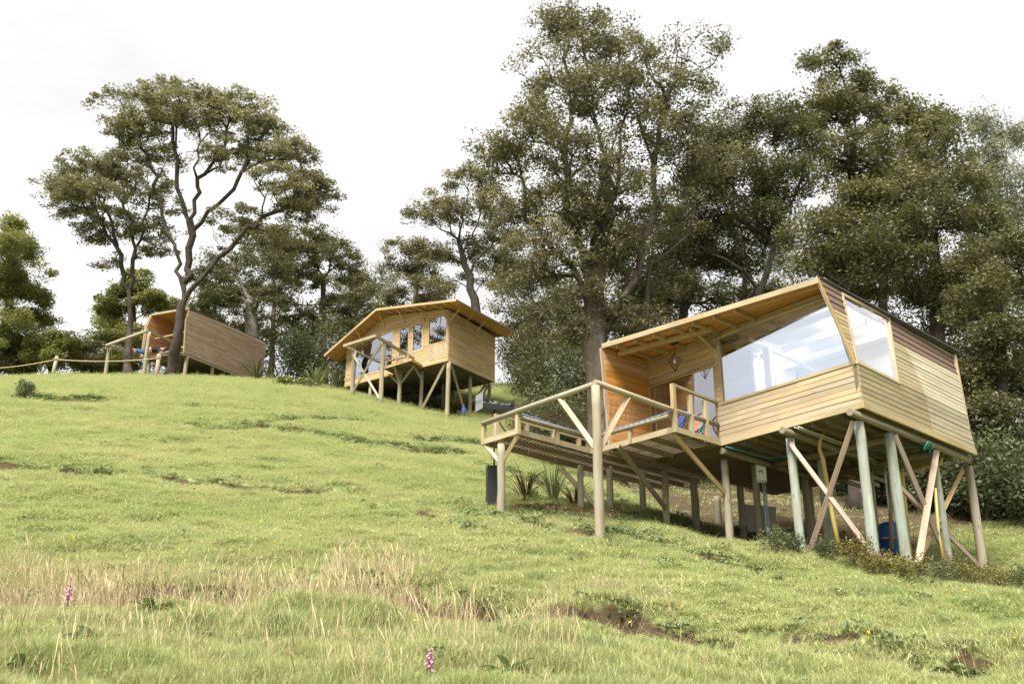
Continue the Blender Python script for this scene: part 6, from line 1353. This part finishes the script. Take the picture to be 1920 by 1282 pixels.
MB().tube([P8(-W_ / 2 - .03, -.12, .17), P8(-W_ / 2 - .06, -.02, .17), P8(-W_ / 2 - .06, .02, .17), P8(-W_ / 2 - .03, .12, .17)], .007, 6).build('handle', M['black'], grill)
mb = MB(); r_ = np.random.default_rng(4)
for k in range(38):
    p = P8(r_.uniform(-.4, .45) * W_, r_.uniform(-.12, .12), .10 + .09 * r_.random()); s = .025 + .035 * r_.random(); d = unit(r_.normal(size=3)); mb.tube([p - d * s, p - d * s * .4, p + d * s * .5, p + d * s], [.006, s * .7, s * .8, .006], 6)
mb.build('ash_heap', M['charcoal'], grill)
rosette('spiky_plant', 'small grey spiky plant in the black grill trough', 'plant', P8(.02, .03, .12), .26, 16, 'grey', None, 60, .03, .7, .3)
# ------------------------------------------------------------------ under the near cabin
hq = PP['h']; hb = at(hq, 0) + V(.02, -.10, 0); zt_, zb_ = vz(hb, 868), vz(hb, 905)
eb = empty('electric_box', (hb[0], hb[1], (zt_ + zb_) / 2), 'grey electric box fixed on a stilt under the near cabin', 'electric box')
xd = unit(V(.97, -.2, 0)); cb = at(hb, (zt_ + zb_) / 2) + xd * .09
MB().beam(cb + V(0, 0, -(zt_ - zb_) / 2), cb + V(0, 0, (zt_ - zb_) / 2), .23, .12, up=(-.2, -.97, 0)).build('case', M['box_grey'], eb)
MB().beam(cb + V(-.014, -.064, -.17), cb + V(-.014, -.064, .17), .20, .012, up=(-.2, -.97, 0)).build('door', M['white'], eb)
mb = MB()
for k in range(5): mb.beam(cb + V(-.02 + .02 * (k - 2) * .97, -.074 - .004 * (k - 2), -.02 + .02 * math.sin(k)), cb + V(-.02 + .02 * (k - 2) * .97, -.074 - .004 * (k - 2), .05), .007, .008)
mb.build('vent_slot', M['black'], eb)
cd = cb + V(.02, -.02, 0); o = MB().tube([at(cd, zb_ + .02), at(cd, gz(cd[0], cd[1]) - .1)], .022, 10).build('conduit_pipe', M['teal_pipe'], None, cd); tag(o, 'straight pale blue conduit running down from the electric box', 'pipe')
o = MB().tube([at(cd, zb_ + .02) + V(.05, .0, 0), at(cd, gz(cd[0], cd[1]) - .1) + V(.05, .0, 0)], .016, 10).build('conduit_pipe', M['grey_pipe'], None, cd); tag(o, 'thin grey conduit beside the pale blue one', 'pipe')
def pipe(pts, rr, m, lab, n=10): o = MB().tube(pts, rr, n).build('drain_pipe', M[m], None, pts[0]); tag(o, lab, 'pipe'); return o
D_ = 19.9
yp = [ony(1547, 806, D_), ony(1538, 822, D_), ony(1536, 840, D_), ony(1543, 860, D_), ony(1560, 960, D_), ony(1578, 1047, D_)]; yp[-1][2] -= .1
pipe(yp, [.035, .035, .035, .042, .045, .045], 'yellow_pipe', 'bent yellow pipe leaning between the first and corner green stilts')
yp = [ony(1690, 885, 20.9), ony(1697, 960, 20.9), ony(1708, 1070, 20.9)]; yp[-1][2] -= .1; pipe(yp, .055, 'yellow_pipe', 'thick yellow pipe behind the pale crossed braces')
yp = [ony(1753, 915, 20.2), ony(1760, 1000, 20.2), ony(1772, 1062, 20.2)]; yp[-1][2] -= .1; pipe(yp, .03, 'yellow_pipe', 'thin yellow pipe along the right green stilt')
pipe([ony(1700, 880, 22.5), ony(1740, 873, 22), ony(1763, 868, 21.8), ony(1767, 845, 21.8)], .05, 'yellow_pipe', 'short yellow pipe elbow hanging under the floor at right')
pipe([onz(1490, 801, 5.14), onz(1600, 843, 5.14), onz(1658, 873, 5.14), ony(1660, 890, 20.6), ony(1667, 962, 20.6)], .017, 'grey_pipe', 'thin grey water pipe running under the floor and down')
pipe([onz(1497, 800, 5.12), onz(1600, 838, 5.12), onz(1668, 882, 5.10)], .017, 'grey_pipe', 'second thin grey pipe under the floor')
pipe([onz(1370, 826, 5.10) + V(0, .5, 0), onz(1440, 858, 5.1), onz(1560, 850, 5.12), onz(1735, 835, 5.1)], .012, 'teal_hose', 'thin teal cable strung under the floor')
hc = MB(); hb_ = onz(1744, 833, 5.0)
for k in range(4): hc.tube([hb_ + e1 * .0 + V(0, 0, -.01 * k) + (e1 * V(1, 1, 0) * .14 * math.sin(a) + V(0, 0, .05 * math.cos(a) - .02 * k) + ef * .03 * k) for a in np.linspace(-2.4, 2.4, 12)], .013, 6)
tag(hc.build('hose_coil', M['teal_hose'], None, hb_), 'coil of teal hose slung over the log under the right side wall', 'hose')
db = gp(1672, 1048); db = ony(1672, 1032, 22.3); db = at(db, gz(db[0], db[1]) + .25)
drum = empty('drum', tuple(db), 'blue plastic drum standing behind a brown board under the near cabin', 'drum')
zz = [(0, .20), (.05, .225), (.30, .225), (.32, .24), (.35, .225), (.62, .225), (.66, .21), (.70, .12)]; MB().tube([db + V(0, 0, z) for z, _ in zz], [r_ for _, r_ in zz], 20).build('body', M['blue_drum'], drum)
MB().tube([db + V(.08, -.05, .69), db + V(.08, -.05, .74)], .035, 10).build('cap', M['black'], drum); MB().beam(db + V(-.25, -.235, .33), db + V(.05, -.245, .33), .02, .03).build('strap', M['cord_orange'], drum)
a, b = ony(1662, 1042, 21.6), ony(1692, 1045, 21.5); o = MB().beam(at(a, gz(a[0], a[1]) + .14), at(b, gz(b[0], b[1]) + .14), .03, .30).build('board', M['brown_board'], None, a); tag(o, 'brown board standing on edge in front of the blue drum', 'board')
tub = ony(1520, 1000, 21.8); tub = at(tub, gz(tub[0], tub[1])); wb = empty('wooden_tub', tuple(tub), 'weathered wooden tub of upright boards behind the first green stilt', 'tub')
for k in range(11):
    a = 2 * math.pi * k / 11; p = tub + V(.34 * math.cos(a), .34 * math.sin(a), 0); MB().beam(p - V(0, 0, .1), p + V(.06 * math.cos(a), .06 * math.sin(a), .52), .19, .025, up=(math.cos(a), math.sin(a), 0)).build('stave', M['brown_board'], wb)
sl = ony(1430, 985, 25.5); o = MB().plate([ony(1395, 1000, 25), ony(1455, 1000, 25.6), ony(1455, 950, 25.6), ony(1395, 945, 25)], V(0, .15, 0)).build('low_wall', M['concrete'], None, sl); tag(o, 'low pale concrete wall in the shade under the near cabin', 'wall')
th_ = MB().tube([ony(1668, 800 + 88, 21.9), ony(1672, 1030, 21.9)], .05, 8).build('prop_pole', M['log'], None, sl); tag(th_, 'thin wooden prop pole beside the blue drum', 'pole')
# blue bag under the gabled cabin
bg = gp(*c2(1285, 1165)); mb = MB(); mb.tube([bg + V(0, 0, z) + V(.05 * math.sin(z * 5), 0, 0) for z in (0, .06, .25, .45, .58, .66)], [.06, .15, .17, .13, .06, .09], 12)
tag(mb.build('plastic_bag', plain('blue_striped_plastic', (.05, .09, .19), .5, nscale=9, namt=.9), None, bg), 'blue and white plastic sack at the foot of a brace under the gabled cabin', 'bag')
# ------------------------------------------------------------------ porch: pendant lamp and corded chairs
lt0 = onz(1263.2, 643.5, 7.64); lc = ony(1265, 676, lt0[1]); lamp = empty('pendant_lamp', tuple(lt0), 'black wire cage pendant lamp hanging from the porch ceiling', 'lamp')
MB().box(lt0, (.18, .12, .035), R(FA)).build('ceiling_rose', M['black'], lamp); MB().tube([lt0, at(lc, lc[2] + .10)], .006, 6).build('cord', M['black'], lamp)
cg = MB(); zc_ = lc[2]
for k in range(6):
    a = k * math.pi / 3; d = V(math.cos(a), math.sin(a), 0); a2 = a + math.pi / 3; d2 = V(math.cos(a2), math.sin(a2), 0); top, midp, bot = at(lc, zc_ + .13) + d * .03, at(lc, zc_ + .02) + d * .16, at(lc, zc_ - .26)
    cg.tube([top, midp], .006, 4); cg.tube([midp, bot], .006, 4); cg.tube([midp, at(lc, zc_ + .02) + d2 * .16], .006, 4)
cg.build('cage', M['black'], lamp)
zz = [(.10, .022), (.04, .024), (.0, .045), (-.05, .05), (-.09, .03)]; MB().tube([at(lc, zc_ + z) for z, _ in zz], [r_ for _, r_ in zz], 12).build('bulb', glass('bulb_glass', .25), lamp)
def cord_chair(c, face, cols, lab, k_=.62):
    root = empty('chair', tuple(c), lab, 'chair', 'corded lounge chairs on the porch'); f = V(math.cos(face), math.sin(face), 0); s = V(-f[1], f[0], 0)
    ctr_ = c + (V(0, 0, .30) + f * .02) * k_
    rim = [c + (V(0, 0, .62) - f * .12 + s * .40 * math.sin(a) + (V(0, 0, .40) * .92 - f * .22) * math.cos(a)) * k_ for a in np.linspace(0, 2 * math.pi, 29)]
    MB().tube(rim, .012, 6).build('rim', M['black'], root)
    lg = MB()
    for sx in (-1, 1):
        for fx in (-1, 1): MB().tube([c + (s * .22 * sx + f * .22 * fx) * k_, c + (V(0, 0, .34) + s * .12 * sx + f * .06 * fx) * k_], .011, 6).build('leg', M['black'], root)
    for ci, col in enumerate(cols):
        mb = MB()
        for k in range(40):
            if k * len(cols) // 40 != ci: continue
            a = 2 * math.pi * k / 40; p = c + (V(0, 0, .62) - f * .12 + s * .40 * math.sin(a) + (V(0, 0, .40) * .92 - f * .22) * math.cos(a)) * k_; mb.tube([p, (p + ctr_) / 2 - f * .06 - V(0, 0, .05), ctr_ - f * .05], .0045, 4, cap=False)
        mb.build('cords', M[col], root)
ch1 = onz(1306, 822, 5.36) ; cord_chair(dk(3.15, 1.95, 5.335), R(200), ['cord_blue'], 'blue corded round chair on the porch by the glass door')
cord_chair(dk(3.62, 2.14, 5.335), R(215), ['cord_teal', 'cord_orange'], 'orange and teal corded round chair beside the window corner')
# ------------------------------------------------------------------ person lying in the net of the hilltop cabin
def skin_body(name, joints, edges, radii, m, parent=None, loc=None, levels=2):
    me = bpy.data.meshes.new(name); org = origin_of(parent) if parent is not None else V(*loc)
    me.from_pydata([tuple(V(*j) - org) for j in joints], edges, []); o = link_mesh(name, me, m, parent, None if parent is not None else tuple(org))
    md = o.modifiers.new('skin', 'SKIN'); sv = me.skin_vertices[0].data
    for i, r_ in enumerate(radii): sv[i].radius = (r_, r_) if not hasattr(r_, '__len__') else r_
    sv[0].use_root = True
    sd_ = o.modifiers.new('smooth', 'SUBSURF'); sd_.levels = levels; sd_.render_levels = levels
    return o
DP = 50.6
def pp(x, y, dd=0.0): return ony(*c3(x, y), DP + dd)
hip = pp(655, 492); 
body = skin_body('person', [hip, pp(700, 482), pp(745, 478), pp(778, 480), pp(800, 478),
                            pp(742, 470, .18), pp(775, 500, .25), pp(800, 508, .1), pp(742, 486, -.18), pp(765, 515, -.28), pp(790, 515, -.12),
                            pp(600, 498, .1), pp(545, 505, .12), pp(520, 500, .12), pp(602, 510, -.12), pp(548, 488, -.14), pp(518, 486, -.14), pp(508, 474, .12), pp(505, 470, -.14)],
                 [(0, 1), (1, 2), (2, 3), (3, 4), (2, 5), (5, 6), (6, 7), (2, 8), (8, 9), (9, 10), (0, 11), (11, 12), (12, 13), (0, 14), (14, 15), (15, 16), (13, 17), (16, 18)],
                 [.15, .16, .17, .07, .10, .07, .05, .035, .07, .05, .035, .10, .065, .05, .10, .065, .05, .04, .04], M['skin'], None, tuple(hip))
tag(body, 'person in black top, blue jeans and red shoes lying in the hilltop net', 'person')
skin_body('jeans', [hip, pp(600, 498, .1), pp(545, 505, .12), pp(524, 501, .12), pp(602, 510, -.12), pp(548, 488, -.14), pp(522, 487, -.14)], [(0, 1), (1, 2), (2, 3), (0, 4), (4, 5), (5, 6)], [.185, .135, .095, .085, .135, .095, .085], M['jeans'], body)
skin_body('shirt', [pp(668, 489), pp(700, 482), pp(745, 478), pp(764, 479), pp(742, 470, .18), pp(768, 495, .25), pp(742, 486, -.18), pp(760, 510, -.26)], [(0, 1), (1, 2), (2, 3), (2, 4), (4, 5), (2, 6), (6, 7)], [.19, .20, .21, .10, .10, .075, .10, .075], M['shirt_black'], body)
for x, y, dd in ((508, 484, .12), (506, 482, -.14)): skin_body('shoe', [pp(x + 6, y + 8, dd), pp(x, y, dd), pp(x - 3, y - 14, dd)], [(0, 1), (1, 2)], [.075, .08, .06], M['shoe_red'], body)
skin_body('hair', [pp(806, 470), pp(812, 480), pp(803, 468, .05)], [(0, 1), (0, 2)], [.10, .09, .08], M['hair'], body)
